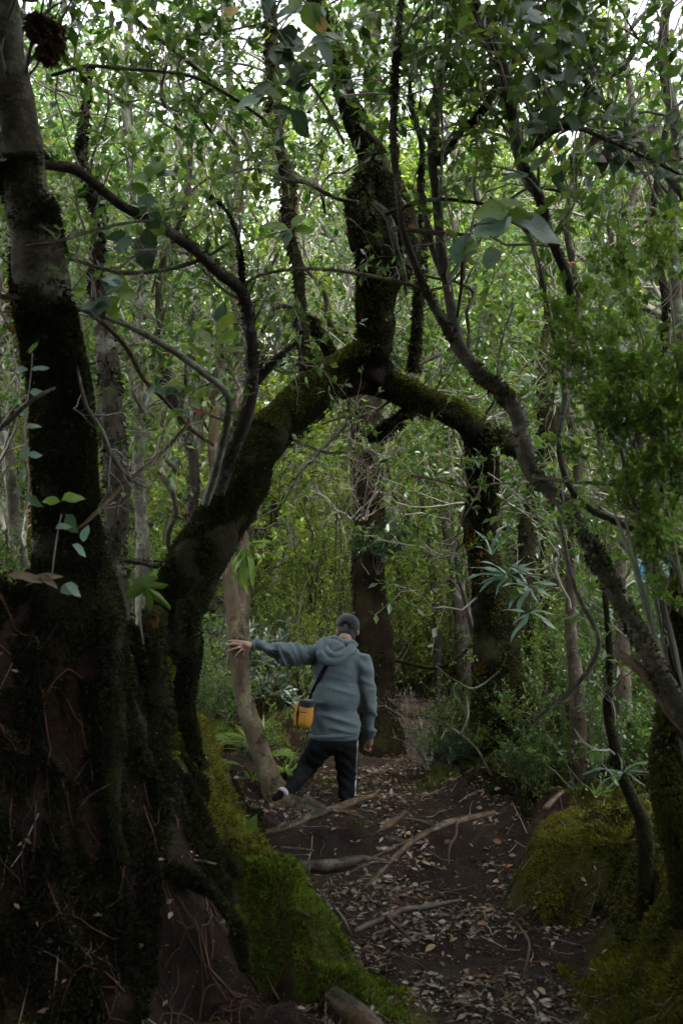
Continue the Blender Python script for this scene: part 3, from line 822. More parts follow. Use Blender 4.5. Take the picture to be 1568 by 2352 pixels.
tw, lf = Acc(), Acc(); pl_leaves(tw, lf, path, rad, R_, m=12, L=0.9, sub=5, leaves=6, size=0.075, t0=0.62)
build(tw, "branches", M['twig'], e, kind='stuff'); build(lf, "crown", M['leaf'], e, kind='stuff')

def simple_tree(name, label, pts, bark, cat="tree", group=None, sides=14, step=0.06, rough=0.12, lump=0.15, moss=0, moss_mat='moss_dark', msize=0.025, mrange=(0, 1), hang=0.4,
                twigs=None, leafm='leaf', branches=(), trunk_name="trunk", wob=0.02, seed=None, up_bias=0.3):
    w, r = PL(pts)
    if cat == 'tree':                          # carry the foot of the trunk down into the ground
        gz = G(w[0, 0], w[0, 1])
        if w[0, 2] > gz - 0.1: w = np.concatenate([[[w[0, 0] + 0.1 * (w[0, 0] - w[1, 0]), w[0, 1], gz - 0.15]], w]); r = np.concatenate([[r[0] * 1.25], r])
    sd_ = seed if seed is not None else int(abs(w[0, 0] * 100) + abs(w[0, 2] * 37)) % 997
    g = np.random.default_rng(sd_)
    e = empty(name, tuple(w[0]), label, cat, group)
    ac = Acc(); path, rad = tube(ac, w, r, sides, step, rough, sd_, 8, lump, wob=wob)
    o = build(ac, trunk_name, M[bark], e)
    allp = [(path, rad)]
    for bp in branches:
        bw, brr = PL(bp); ba = Acc(); q = tube(ba, bw, brr, max(6, sides - 4), step, rough, sd_ + 3, 8, lump, wob=wob); build(ba, "branch", M[bark], e); allp.append(q)
    if moss:
        ms = Acc()
        for k, (pp_, rr2) in enumerate(allp):
            n = int(moss * (1 if k == 0 else 0.35)); sleeve(ms, pp_, rr2, n, msize, g, hang=hang, t_range=mrange if k == 0 else (0, 1), up_bias=up_bias)
        build(ms, "moss_coat", M[moss_mat], e, kind='stuff')
    if twigs:
        tw, lf = Acc(), Acc()
        for pp_, rr2 in allp:
            pl_leaves(tw, lf, pp_, rr2, g, **twigs)
        build(tw, "twigs", M['twig'], e, kind='stuff')
        if lf.n: build(lf, "leaves", M[leafm], e, kind='stuff')
    return e, allp

# arch tree: left leg, knot, stem, right arm
arch = empty("arch_tree", tuple(P(420, 1420, 5.9)), "big mossy tree arching over the path, its two legs framing the walker", "tree")
legs = [
 [(330, 1700, 5.75, 130), (365, 1560, 5.8, 115), (400, 1430, 5.85, 125), (450, 1300, 5.9, 138), (503, 1200, 6.0, 120), (550, 1120, 6.1, 108), (602, 1030, 6.3, 104), (655, 970, 6.5, 94), (710, 920, 6.7, 92), (765, 880, 6.9, 100), (825, 845, 7.0, 112), (860, 800, 7.0, 98)],
 [(835, 880, 7.0, 95), (858, 790, 7.0, 88), (862, 710, 7.0, 92), (872, 640, 7.0, 104), (885, 560, 7.0, 112), (880, 480, 7.0, 98), (868, 390, 7.0, 72), (845, 320, 7.0, 56), (812, 240, 7.0, 50), (775, 150, 7.0, 46), (748, 70, 7.0, 42), (725, -60, 7.0, 38), (700, -300, 7.0, 26)],
 [(815, 868, 6.98, 70), (880, 882, 7.05, 60), (940, 905, 7.2, 54), (1000, 925, 7.4, 50), (1050, 948, 7.6, 50), (1092, 990, 7.9, 60), (1115, 1060, 8.2, 72), (1112, 1150, 8.5, 74), (1112, 1240, 8.7, 66), (1118, 1340, 8.8, 72), (1132, 1440, 8.9, 92), (1145, 1540, 8.9, 112), (1160, 1660, 8.9, 165)],
]
br_ = [
 [(885, 640, 7.0, 80), (848, 560, 6.92, 84), (826, 470, 6.88, 66), (838, 400, 6.85, 46), (878, 350, 6.8, 26), (860, 320, 6.8, 16), (820, 280, 6.8, 10)],
 [(895, 640, 7.02, 80), (928, 570, 7.05, 86), (930, 510, 7.05, 60), (920, 450, 7.0, 34), (915, 400, 7.0, 18)],
 [(715, 900, 6.72, 44), (700, 810, 6.75, 30), (690, 720, 6.8, 24), (680, 620, 6.85, 26), (655, 540, 6.9, 30), (660, 430, 6.95, 34), (640, 330, 7.0, 30), (635, 200, 7.1, 34), (620, 60, 7.2, 30), (600, -100, 7.3, 24)],
 [(845, 1010, 7.3, 10), (880, 990, 7.2, 26), (925, 955, 7.2, 24), (960, 935, 7.25, 12)],
 [(950, 860, 7.3, 26), (958, 780, 7.3, 22), (962, 680, 7.3, 22), (975, 560, 7.3, 16), (965, 430, 7.3, 12)],
 [(1085, 985, 7.85, 60), (1135, 1012, 7.8, 54), (1180, 1030, 7.6, 44), (1210, 1040, 7.3, 20)],
 [(785, 860, 6.95, 40), (760, 800, 6.95, 30), (735, 760, 6.9, 26), (700, 740, 6.9, 20), (670, 745, 6.9, 12)],
]
allp = []
for nm, pl, sd_ in (("leg", legs[0], 5), ("stem", legs[1], 6), ("leg", legs[2], 7)):
    w, r = PL(pl); r = r * (0.97 if sd_ == 7 else 0.86); ac = Acc(); q = tube(ac, w, r, 32, 0.035, 0.2, sd_, 9, 0.3, wob=0.04); build(ac, nm, M['bark_moss'], arch); allp.append(q)
for pl in br_:
    w, r = PL(pl); ac = Acc(); q = tube(ac, w, r, 12, 0.05, 0.13, 8, 8, 0.2, wob=0.03); build(ac, "branch", M['bark_moss'], arch); allp.append(q)
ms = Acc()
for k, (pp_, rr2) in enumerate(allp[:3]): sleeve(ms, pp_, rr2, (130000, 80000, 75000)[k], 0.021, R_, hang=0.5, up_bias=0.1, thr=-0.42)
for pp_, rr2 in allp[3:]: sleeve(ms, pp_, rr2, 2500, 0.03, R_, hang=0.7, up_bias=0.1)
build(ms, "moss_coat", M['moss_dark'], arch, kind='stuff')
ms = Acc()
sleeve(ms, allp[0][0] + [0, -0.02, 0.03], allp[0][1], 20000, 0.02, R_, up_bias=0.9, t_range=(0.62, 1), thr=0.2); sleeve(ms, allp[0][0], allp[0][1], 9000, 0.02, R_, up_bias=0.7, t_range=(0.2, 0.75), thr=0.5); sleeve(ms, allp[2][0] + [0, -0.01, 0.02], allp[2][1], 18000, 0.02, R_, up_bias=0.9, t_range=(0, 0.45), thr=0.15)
sleeve(ms, allp[2][0] + [0, -0.02, 0.0], allp[2][1], 16000, 0.022, R_, up_bias=0.2, t_range=(0.72, 1.0), thr=0.15)  # brighter moss at the leg's foot also stands in for light there
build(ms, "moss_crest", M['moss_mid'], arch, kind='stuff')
ms = Acc(); sleeve(ms, allp[2][0] - [0.02, 0.02, 0], allp[2][1], 9000, 0.022, R_, up_bias=0.0, hang=0.5, t_range=(0.35, 0.97), thr=0.3)
build(ms, "orange_moss", M['moss_orange'], arch, kind='stuff')
# ragged hanging moss beards
ms = Acc()
for k, n_ in ((0, 500), (1, 700), (2, 500), (5, 120), (4, 120)):
    q, d_, s_ = moss_on(allp[k][0], allp[k][1], n_, 0.05, R_, hang=0.5, thr=0.1, up_bias=-0.2)
    scatter(ms, (TUFT[0] * [1, 0.22, 1], TUFT[1]), q, unit(d_ + [0, 0, -2.0]), unit(R_.normal(size=q.shape)), np.abs(s_) + 0.02)
build(ms, "moss_beard", M['moss_dark'], arch, kind='stuff')
tw, lf = Acc(), Acc()
for k in (1, 2, 5):
    pl_leaves(tw, lf, *allp[k], R_, m=10 if k != 5 else 16, L=1.0, sub=5, leaves=5, size=0.07, t0=0.55 if k != 2 else 0.15)
build(tw, "twigs", M['twig'], arch, kind='stuff'); build(lf, "crown", M['leaf'], arch, kind='stuff')

# root columns that hold up the left bank
for k, pl_ in enumerate([[(235, 1330, 5.05, 40), (262, 1440, 4.9, 46), (250, 1560, 4.75, 50), (270, 1700, 4.65, 44), (255, 1850, 4.6, 36), (275, 1990, 4.5, 26)],
                         [(360, 1400, 5.45, 60), (345, 1520, 5.25, 64), (365, 1640, 5.15, 60), (350, 1760, 5.05, 66), (380, 1880, 5.0, 50), (360, 1990, 4.9, 30)],
                         [(425, 1380, 5.6, 44), (440, 1480, 5.5, 40), (425, 1580, 5.45, 44), (440, 1680, 5.4, 36), (470, 1770, 5.35, 22)],
                         [(300, 1960, 4.8, 26), (380, 1985, 4.75, 34), (470, 2040, 4.7, 30), (540, 2130, 4.55, 26), (560, 2230, 4.4, 18)]]):
    simple_tree("root_column", ["knotted mossy root under the seedlings at the left", "thick mossy root column below the arch's left leg", "small mossy root column just right of the thick one", "dark root running down to the brown face of the ridge"][k],
                pl_, 'bark_moss', cat="root", sides=18, rough=0.25, lump=0.35, moss=14000, msize=0.017, hang=0.5, up_bias=0.1, trunk_name="stem", seed=700 + k, wob=0.03, moss_mat='moss_dark')
# second mossy leg plant beside the right arm
simple_tree("mossy_tree", "dark mossy stem standing just right of the arch's right leg", [(1188, 1560, 9.3, 70), (1195, 1400, 9.3, 46), (1205, 1290, 9.3, 46), (1222, 1170, 9.3, 44), (1250, 1050, 9.3, 44), (1268, 960, 9.3, 50), (1262, 890, 9.3, 30), (1275, 820, 9.3, 18), (1300, 700, 9.3, 12)], 'bark_moss', moss=5000, msize=0.03,
            twigs=dict(m=8, L=0.8, sub=4, leaves=5, size=0.07, t0=0.5))

# tall trunk seen through the arch
simple_tree("tall_tree", "tall dark trunk with reddish bark seen through the arch behind the walker", [(878, 1800, 10.5, 112), (864, 1560, 10.5, 86), (855, 1440, 10.5, 76), (845, 1340, 10.5, 74), (850, 1240, 10.5, 70), (846, 1140, 10.5, 72), (840, 1050, 10.5, 74), (836, 960, 10.5, 78), (842, 860, 10.6, 70), (850, 700, 10.7, 60), (840, 500, 10.8, 52), (860, 300, 10.9, 46), (850, 80, 11, 40), (870, -200, 11, 30)],
            'bark_red', sides=22, moss=26000, msize=0.024, hang=0.6, mrange=(0, 1), up_bias=0.0,
            branches=[[(850, 1010, 10.5, 40), (900, 985, 10.5, 34), (940, 945, 10.5, 22), (985, 900, 10.5, 14)]],
            twigs=dict(m=12, L=1.2, sub=5, leaves=6, size=0.075, t0=0.55))

# trunks on the left behind
simple_tree("dark_tree", "straight black mossy trunk between the leaning tree and the arch", [(262, 1420, 7.0, 84), (262, 1270, 7.0, 58), (270, 1130, 7.0, 56), (258, 980, 7.0, 56), (246, 860, 7.0, 52), (236, 760, 7.0, 44), (215, 640, 7.0, 30), (225, 500, 7.0, 24), (190, 350, 7, 20), (210, 150, 7, 14)], 'bark_dark', moss=7000, msize=0.03, hang=0.5,
            twigs=dict(m=10, L=0.9, sub=4, leaves=6, size=0.07, t0=0.5))
simple_tree("grey_tree", "thin grey trunk behind the straight black mossy trunk", [(330, 1330, 8.8, 34), (328, 1200, 8.8, 28), (318, 1050, 8.8, 27), (322, 900, 8.8, 26), (312, 760, 8.8, 24), (330, 600, 8.8, 22), (300, 400, 8.8, 18), (290, 180, 8.8, 18), (310, 0, 8.8, 12)], 'bark_grey', moss=1500, msize=0.02,
            twigs=dict(m=12, L=1.0, sub=5, leaves=6, size=0.075, t0=0.4))
simple_tree("grey_tree", "forked dark trunk left of the arch, passing behind curved branches", [(430, 1340, 8.0, 34), (440, 1200, 8.0, 26), (445, 1060, 8.0, 26), (420, 960, 8.0, 26), (380, 860, 8.0, 30), (368, 740, 8.0, 20), (372, 620, 8.0, 16), (420, 480, 8.0, 14), (440, 300, 8.0, 12)], 'bark_dark', moss=3000, msize=0.025,
            twigs=dict(m=10, L=0.9, sub=5, leaves=6, size=0.075, t0=0.4))
simple_tree("grey_tree", "pale grey trunk rising behind the arch's left shoulder", [(560, 1150, 10.0, 26), (548, 950, 10.0, 28), (555, 800, 10.0, 24), (540, 620, 10.0, 24), (548, 450, 10, 22), (530, 250, 10, 18), (520, 60, 10, 14), (500, -150, 10, 10)], 'bark_vine', moss=2500, twigs=dict(m=12, L=1.1, sub=5, leaves=3, size=0.075, t0=0.4))
simple_tree("grey_tree", "stout grey trunk in the middle distance left of the forked dark trunk", [(455, 1000, 12.0, 30), (450, 800, 12.0, 30), (440, 640, 12.0, 26), (400, 480, 12.0, 22), (410, 300, 12, 18), (390, 100, 12, 14)], 'bark_grey', twigs=dict(m=12, L=1.2, sub=5, leaves=5, size=0.08, t0=0.3))
simple_tree("dark_tree", "slim black trunk standing right of the tall reddish trunk", [(1075, 1560, 12, 44), (1052, 1400, 12, 32), (1040, 1280, 12, 26), (1022, 1180, 12, 20), (1035, 1050, 12, 22), (1040, 900, 12, 20), (1030, 700, 12, 18), (1020, 500, 12, 14)], 'bark_dark', moss=1500, twigs=dict(m=12, L=1.1, sub=5, leaves=5, size=0.075, t0=0.5))
simple_tree("dark_tree", "thin leaning dark pole under the arch right of the tall trunk", [(1000, 1400, 14, 16), (985, 1260, 14, 14), (970, 1160, 14, 12), (960, 1050, 14, 10), (955, 900, 14, 8)], 'bark_dark', sides=8)

# slim trunk held by the walker
held, hp = simple_tree("slim_tree", "slim bare brown trunk curving up from the path, held by the walker", [(655, 1880, 7.95, 96), (638, 1828, 8.0, 62), (618, 1780, 8.0, 50), (594, 1715, 8.0, 47), (571, 1640, 8.0, 44), (553, 1560, 8.0, 42), (543, 1480, 8.0, 40), (535, 1410, 8.0, 38), (528, 1330, 8.0, 34), (520, 1250, 8.0, 32), (508, 1160, 8.0, 30), (490, 1020, 8.05, 26), (500, 880, 8.1, 20), (520, 720, 8.1, 14)],
            'bark_brown', sides=18, rough=0.07, lump=0.06, step=0.04, wob=0.008, twigs=dict(m=5, L=0.8, sub=4, leaves=5, size=0.07, t0=0.8))
for pl in ([(648, 1840, 7.95, 44), (690, 1850, 7.85, 40), (730, 1862, 7.75, 26), (770, 1880, 7.7, 12)], [(625, 1835, 8.0, 30), (600, 1850, 7.95, 20), (575, 1862, 7.9, 8)]):
    w, r = PL(pl); ac = Acc(); tube(ac, w, r, 10, 0.04, 0.15, 3, 9, 0.1); build(ac, "root", M['bark_brown'], held)

# leaning stem on the right (two pale stems run into it)
simple_tree("curving_tree", "pale lichened stem curving down across the right side to the lower right edge",
            [(1640, 1760, 3.9, 42), (1568, 1640, 4.0, 42), (1500, 1520, 4.15, 40), (1455, 1430, 4.3, 43), (1400, 1340, 4.5, 42), (1345, 1240, 4.7, 42), (1290, 1160, 4.9, 38), (1222, 1090, 5.1, 37), (1196, 1020, 5.2, 38), (1185, 960, 5.3, 36), (1150, 900, 5.4, 40), (1090, 850, 5.5, 36), (1052, 800, 5.6, 34), (1040, 740, 5.7, 26), (1025, 660, 5.8, 24), (1010, 570, 5.8, 22), (1002, 460, 5.8, 22), (990, 350, 5.8, 22), (1005, 220, 5.8, 20), (1030, 90, 5.8, 20), (1042, -60, 5.8, 18), (1060, -300, 5.8, 12)],
            'bark_vine', sides=18, rough=0.16, lump=0.2, step=0.04, moss=9000, msize=0.014, mrange=(0, 0.55), moss_mat='moss_dark',
            branches=[[(1042, 790, 5.62, 26), (985, 690, 5.5, 20), (950, 600, 5.4, 16), (925, 520, 5.3, 17), (905, 400, 5.3, 17), (900, 300, 5.3, 17), (908, 160, 5.3, 17), (918, 20, 5.3, 15), (925, -150, 5.3, 10)],
                      [(1020, 640, 5.8, 18), (985, 560, 5.9, 14), (962, 440, 6, 13), (965, 330, 6, 12), (940, 220, 6, 10), (950, 100, 6, 8)],
                      [(1005, 380, 5.8, 14), (1060, 300, 5.7, 11), (1100, 260, 5.6, 9), (1150, 180, 5.5, 7)]],
            twigs=dict(m=9, L=0.9, sub=5, leaves=4, size=0.075, t0=0.62))
simple_tree("dark_liana", "long dark stem slanting down through the upper right foliage", cat="vine", pts=
            [(1310, 720, 5.6, 16), (1300, 650, 5.5, 20), (1268, 560, 5.4, 24), (1240, 450, 5.3, 24), (1200, 370, 5.2, 24), (1172, 250, 5.1, 24), (1150, 150, 5.0, 22), (1118, 70, 5.0, 20), (1082, -20, 5.0, 20), (1040, -180, 5, 16)],
            bark='bark_dark', sides=12, moss=1500, msize=0.014,
            branches=[[(1230, 440, 5.3, 14), (1190, 340, 5.35, 12), (1170, 200, 5.4, 11), (1130, 130, 5.4, 9), (1090, 60, 5.4, 8)], [(1195, 360, 5.2, 20), (1240, 320, 5.1, 24), (1290, 290, 5.0, 22), (1345, 300, 4.9, 12), (1440, 340, 4.8, 9), (1568, 400, 4.8, 8)]],
            twigs=dict(m=12, L=0.8, sub=5, leaves=5, size=0.07, t0=0.1))
simple_tree("hanging_vine", "thin dark vine hanging in loops at the right and running to the right edge",
            [(1600, 1285, 4.6, 20), (1500, 1230, 4.7, 17), (1400, 1190, 4.8, 16), (1340, 1160, 4.9, 16), (1295, 1100, 5.0, 14), (1282, 1010, 5.0, 14), (1300, 910, 5.0, 16), (1280, 810, 5.0, 13), (1255, 720, 5.0, 12), (1238, 620, 5.0, 11), (1210, 530, 5.0, 10), (1150, 510, 5.0, 8)],
            'bark_dark', cat="vine", sides=10, trunk_name="stem")
simple_tree("bent_twig", "long thin brown twig reaching from the leaning stem to the right edge", [(1225, 1095, 5.0, 12), (1300, 1108, 4.8, 10), (1400, 1116, 4.6, 9), (1500, 1122, 4.5, 8), (1600, 1135, 4.4, 7)], 'bark_brown', cat="branch", sides=7, trunk_name="stem", twigs=dict(m=4, L=0.25, sub=2, leaves=3, size=0.04, t0=0.2))
simple_tree("crooked_stick", "pale crooked stick hanging in a bent line above the right bank", [(1285, 1190, 4.9, 8), (1297, 1250, 4.9, 10), (1310, 1320, 4.8, 11), (1345, 1400, 4.8, 12), (1370, 1455, 4.8, 12), (1362, 1510, 4.8, 12), (1318, 1580, 4.8, 11), (1270, 1625, 4.8, 10), (1222, 1662, 4.8, 7)], 'bark_pale', cat="branch", sides=8, trunk_name="stem")
simple_tree("broken_branch", "thick orange brown broken branch with a pale snapped end at the lower right", [(1600, 1700, 4.0, 22), (1530, 1625, 4.1, 20), (1490, 1560, 4.15, 21), (1450, 1520, 4.2, 22), (1416, 1496, 4.25, 20)], 'root', cat="branch", sides=12, trunk_name="stem")
simple_tree("mossy_sapling", "short dark mossy stem leaning in front of the right moss shelf", [(1475, 1925, 5.2, 34), (1458, 1860, 5.2, 28), (1430, 1790, 5.2, 26), (1410, 1700, 5.2, 22), (1395, 1620, 5.2, 20), (1400, 1500, 5.2, 16), (1390, 1360, 5.2, 12)], 'bark_moss', sides=12, moss=1800, msize=0.015, twigs=dict(m=6, L=0.4, sub=3, leaves=4, size=0.05, t0=0.5))
simple_tree("mossy_tree", "dark mossy trunk at the right edge above the moss shelf", [(1610, 2150, 4.8, 110), (1595, 2040, 4.75, 100), (1575, 1940, 4.7, 86), (1545, 1840, 4.5, 84), (1530, 1720, 4.5, 70), (1550, 1600, 4.5, 60), (1565, 1480, 4.5, 50), (1560, 1300, 4.5, 40)], 'bark_moss', "tree", sides=30, lump=0.4, rough=0.22, step=0.03, moss=34000, msize=0.02, hang=0.4, up_bias=0.1, moss_mat='moss_mid')
# right-hand poles
for k, (pl, bk, lab) in enumerate([
    ([(1320, 1560, 7.5, 30), (1310, 1400, 7.5, 24), (1312, 1200, 7.5, 22), (1330, 1050, 7.5, 20), (1300, 900, 7.5, 18), (1330, 700, 7.5, 16), (1300, 500, 7.5, 14), (1340, 300, 7.5, 12)], 'bark_vine', "thin brown pole tree nearest the pale crooked stick"),
    ([(1430, 1500, 7.8, 34), (1425, 1300, 7.8, 28), (1440, 1100, 7.8, 26), (1432, 950, 7.8, 24), (1445, 780, 7.8, 22), (1420, 560, 7.8, 24), (1460, 380, 7.8, 20), (1440, 150, 7.8, 16)], 'bark_vine', "grey pole tree right of the thin brown pole, reaching the upper right"),
    ([(1540, 1420, 6.8, 44), (1500, 1300, 6.8, 30), (1460, 1190, 6.8, 28), (1450, 1080, 6.8, 26), (1500, 900, 6.8, 22), (1530, 700, 6.8, 20), (1500, 500, 6.8, 18), (1540, 200, 6.8, 14)], 'bark_moss', "mossy forked pole tree near the right edge"),
    ([(1260, 1500, 10.5, 28), (1250, 1300, 10.5, 22), (1262, 1100, 10.5, 22), (1240, 900, 10.5, 20), (1255, 700, 10.5, 18), (1220, 500, 10.5, 16)], 'bark_red', "reddish pole tree behind the dark mossy stem"),
    ([(1500, 60, 5.4, 18), (1400, 170, 5.5, 16), (1290, 100, 5.6, 14), (1200, 20, 5.7, 10), (1120, -60, 5.8, 8)], 'bark_grey', "grey bough slanting across the top right corner"),
    ([(1600, 500, 5.0, 18), (1530, 400, 5.1, 18), (1450, 300, 5.2, 16), (1370, 210, 5.3, 14), (1300, 130, 5.4, 12), (1240, 40, 5.5, 10)], 'bark_grey', "long grey bough running parallel under the top right corner"),
    ([(1610, 1200, 5.5, 20), (1560, 1080, 5.5, 18), (1500, 980, 5.5, 16), (1440, 900, 5.5, 14), (1400, 800, 5.5, 12)], 'bark_dark', "dark slanting bough at the right edge below the bright shrub"),
    ([(1570, 900, 5.8, 30), (1550, 700, 5.8, 28), (1540, 500, 5.8, 26), (1550, 300, 5.8, 24), (1520, 120, 5.8, 22), (1540, -60, 5.8, 18)], 'bark_grey', "upright grey stem at the upper right edge")]):
    simple_tree("pole_tree" if pl[0][1] > 1000 else "bough", lab, pl, bk, cat="tree" if pl[0][1] > 1000 else "branch", sides=10, moss=900 if 'moss' in bk else 300, msize=0.02, seed=200 + k, trunk_name="trunk" if pl[0][1] > 1000 else "stem",
                twigs=dict(m=11, L=0.8, sub=5, leaves=5, size=0.07, t0=0.25))

# near branches crossing the left half
def bough(label, pl, bark='bark_dark', name="branch", tw=dict(m=9, L=0.35, sub=3, leaves=2, size=0.06, t0=0.15), sides=12, moss=0, leafm='leaf', branches=(), seed=None):
    return simple_tree(name, label, pl, bark, cat="branch", sides=sides, step=0.05, rough=0.16, moss=moss, msize=0.014, twigs=tw, trunk_name="stem", leafm=leafm, branches=branches, seed=seed, wob=0.012)
bough("thick dark branch arcing from the left edge over to the arch tree", [(505, 1135, 5.9, 26), (528, 1050, 5.75, 34), (562, 960, 5.6, 34), (578, 890, 5.5, 32), (576, 800, 5.4, 28), (568, 730, 5.3, 27), (550, 665, 5.2, 27), (500, 625, 5.1, 26), (455, 580, 5.0, 25), (410, 548, 4.9, 24), (345, 508, 4.8, 23), (290, 482, 4.75, 22), (235, 440, 4.7, 21), (185, 398, 4.65, 21), (140, 383, 4.6, 21), (60, 376, 4.5, 18), (-40, 368, 4.4, 17)],
      branches=[[(575, 905, 5.5, 20), (612, 858, 5.5, 17), (655, 810, 5.5, 13), (700, 778, 5.5, 7)], [(560, 680, 5.25, 13), (556, 600, 5.2, 10), (548, 540, 5.2, 8), (520, 480, 5.2, 6), (480, 450, 5.2, 5)], [(130, 385, 4.6, 14), (70, 320, 4.5, 12), (20, 300, 4.5, 10), (-30, 300, 4.5, 8)]], moss=5000, seed=301)
bough("pale lichened branch sweeping from the left edge down to the arch's left leg", [(470, 1160, 5.8, 22), (500, 1060, 5.6, 22), (522, 960, 5.4, 21), (518, 905, 5.3, 20), (480, 870, 5.2, 17), (420, 825, 5.1, 16), (350, 778, 5.0, 15), (280, 742, 4.9, 14), (200, 712, 4.8, 14), (110, 692, 4.7, 13), (0, 679, 4.6, 12), (-50, 675, 4.6, 11)], bark='bark_grey', seed=302)
bough("thin bare branch slanting down through the left middle", [(200, 715, 4.9, 7), (240, 745, 5.0, 10), (290, 800, 5.1, 11), (330, 870, 5.2, 11), (380, 920, 5.3, 10), (440, 985, 5.5, 9), (490, 1020, 5.7, 7)], bark='bark_brown', tw=None, seed=303)
bough("thin bent twig arcing level across the centre above the arch", [(560, 655, 5.2, 6), (600, 632, 5.2, 8), (680, 618, 5.2, 8), (760, 620, 5.3, 9), (850, 636, 5.4, 9), (930, 655, 5.5, 9), (990, 668, 5.55, 8), (1040, 645, 5.6, 7), (1070, 600, 5.6, 6)], bark='bark_brown', tw=dict(m=4, L=0.25, sub=2, leaves=2, size=0.05, t0=0.1), seed=304)
bough("pale thin twig arching left of the thick dark branch", [(160, 595, 4.6, 8), (200, 608, 4.7, 9), (260, 624, 4.8, 10), (320, 628, 4.9, 10), (400, 618, 5.0, 9), (470, 596, 5.1, 8), (530, 560, 5.2, 6)], bark='bark_pale', seed=305, tw=dict(m=5, L=0.3, sub=2, leaves=3, size=0.06, t0=0.1))
bough("thin straight pale twig in front of the leaning trunk at the left", [(60, 560, 4.3, 6), (130, 550, 4.3, 8), (200, 532, 4.4, 8), (270, 515, 4.5, 8), (350, 505, 4.6, 6)], bark='bark_pale', tw=dict(m=4, L=0.2, sub=2, leaves=1, size=0.05), seed=306)
bough("bare branch slanting up in front of the black trunks at the left", [(160, 1230, 4.9, 6), (210, 1190, 4.9, 9), (280, 1120, 5.0, 9), (340, 1070, 5.1, 9), (400, 1010, 5.2, 9), (450, 940, 5.3, 7)], bark='bark_brown', tw=dict(m=6, L=0.3, sub=2, leaves=1, size=0.05), seed=307)
bough("pale branch dropping past the leaning tree into the ground plants", [(175, 840, 4.7, 7), (195, 930, 4.7, 10), (230, 985, 4.8, 12), (258, 1050, 4.9, 10), (300, 1100, 5.0, 8), (345, 1120, 5.1, 6)], bark='bark_pale', seed=308, tw=dict(m=6, L=0.3, sub=2, leaves=1, size=0.05))
bough("pale forked twig dangling right of the thin grey trunk", [(360, 1085, 6.0, 10), (395, 1130, 6.0, 13), (405, 1180, 6.0, 12), (385, 1230, 6.0, 14), (395, 1290, 6.0, 10)], bark='bark_pale', tw=None, seed=309)
bough("stubby mossy branch sticking out level from the arch's left leg", [(245, 1284, 5.6, 8), (290, 1290, 5.65, 12), (350, 1296, 5.7, 14), (410, 1300, 5.8, 18), (460, 1310, 5.85, 22)], bark='bark_grey', tw=None, moss=1200, seed=310)
bough("dark slanting branch at the left edge", [(-30, 1010, 4.0, 10), (30, 960, 4.0, 12), (80, 915, 4.0, 10), (130, 890, 4.1, 7)], bark='bark_dark', tw=None, seed=311)
bough("thin branch across the top left in front of the sky", [(120, 170, 4.6, 8), (200, 148, 4.7, 8), (280, 155, 4.9, 8), (370, 165, 5.1, 8), (450, 180, 5.3, 9), (520, 215, 5.5, 9), (600, 270, 5.7, 8)], bark='bark_dark', tw=dict(m=10, L=0.4, sub=4, leaves=4, size=0.07, t0=0.1), seed=312)
bough("grey branch slanting from the top left towards the centre gap", [(230, -30, 6, 10), (330, 60, 6.2, 11), (420, 130, 6.4, 12), (500, 200, 6.6, 11), (560, 300, 6.8, 9), (600, 400, 7, 7)], bark='bark_grey', tw=dict(m=12, L=0.5, sub=5, leaves=3, size=0.07, t0=0.1), seed=313)
bough("level dark twig behind the two big leaves", [(900, 530, 5.6, 12), (1000, 537, 5.4, 12), (1080, 545, 5.2, 8), (1066, 590, 5.2, 9), (1060, 660, 5.3, 8), (1050, 730, 5.4, 7)], tw=None, seed=314)
bough("pale broken snag standing in front of the mossy stem", [(852, 460, 6.4, 10), (885, 490, 6.4, 20), (900, 530, 6.4, 20), (908, 575, 6.4, 18), (925, 620, 6.45, 12), (935, 680, 6.5, 8)], bark='bark_pale', tw=None, seed=315)
bough("curled dark branch at the top centre", [(735, 740, 6.6, 10), (640, 700, 6.5, 12), (600, 760, 6.4, 9)], tw=dict(m=6, L=0.5, sub=4, leaves=2, size=0.06), seed=316)
bough("slanting grey twigs right of the centre", [(1190, 480, 6, 6), (1130, 540, 6.2, 8), (1090, 440, 6.3, 9), (1100, 330, 6.4, 9), (1080, 240, 6.4, 8), (1100, 120, 6.4, 7)], bark='bark_grey', tw=dict(m=10, L=0.5, sub=5, leaves=3, size=0.065), seed=317)
bough("bowed twig over the right leg of the arch", [(940, 1090, 7, 5), (1000, 1100, 7, 6), (1080, 1118, 7, 6), (1140, 1108, 7, 6), (1200, 1110, 7, 5)], bark='bark_brown', tw=dict(m=6, L=0.3, sub=3, leaves=3, size=0.05), seed=318)

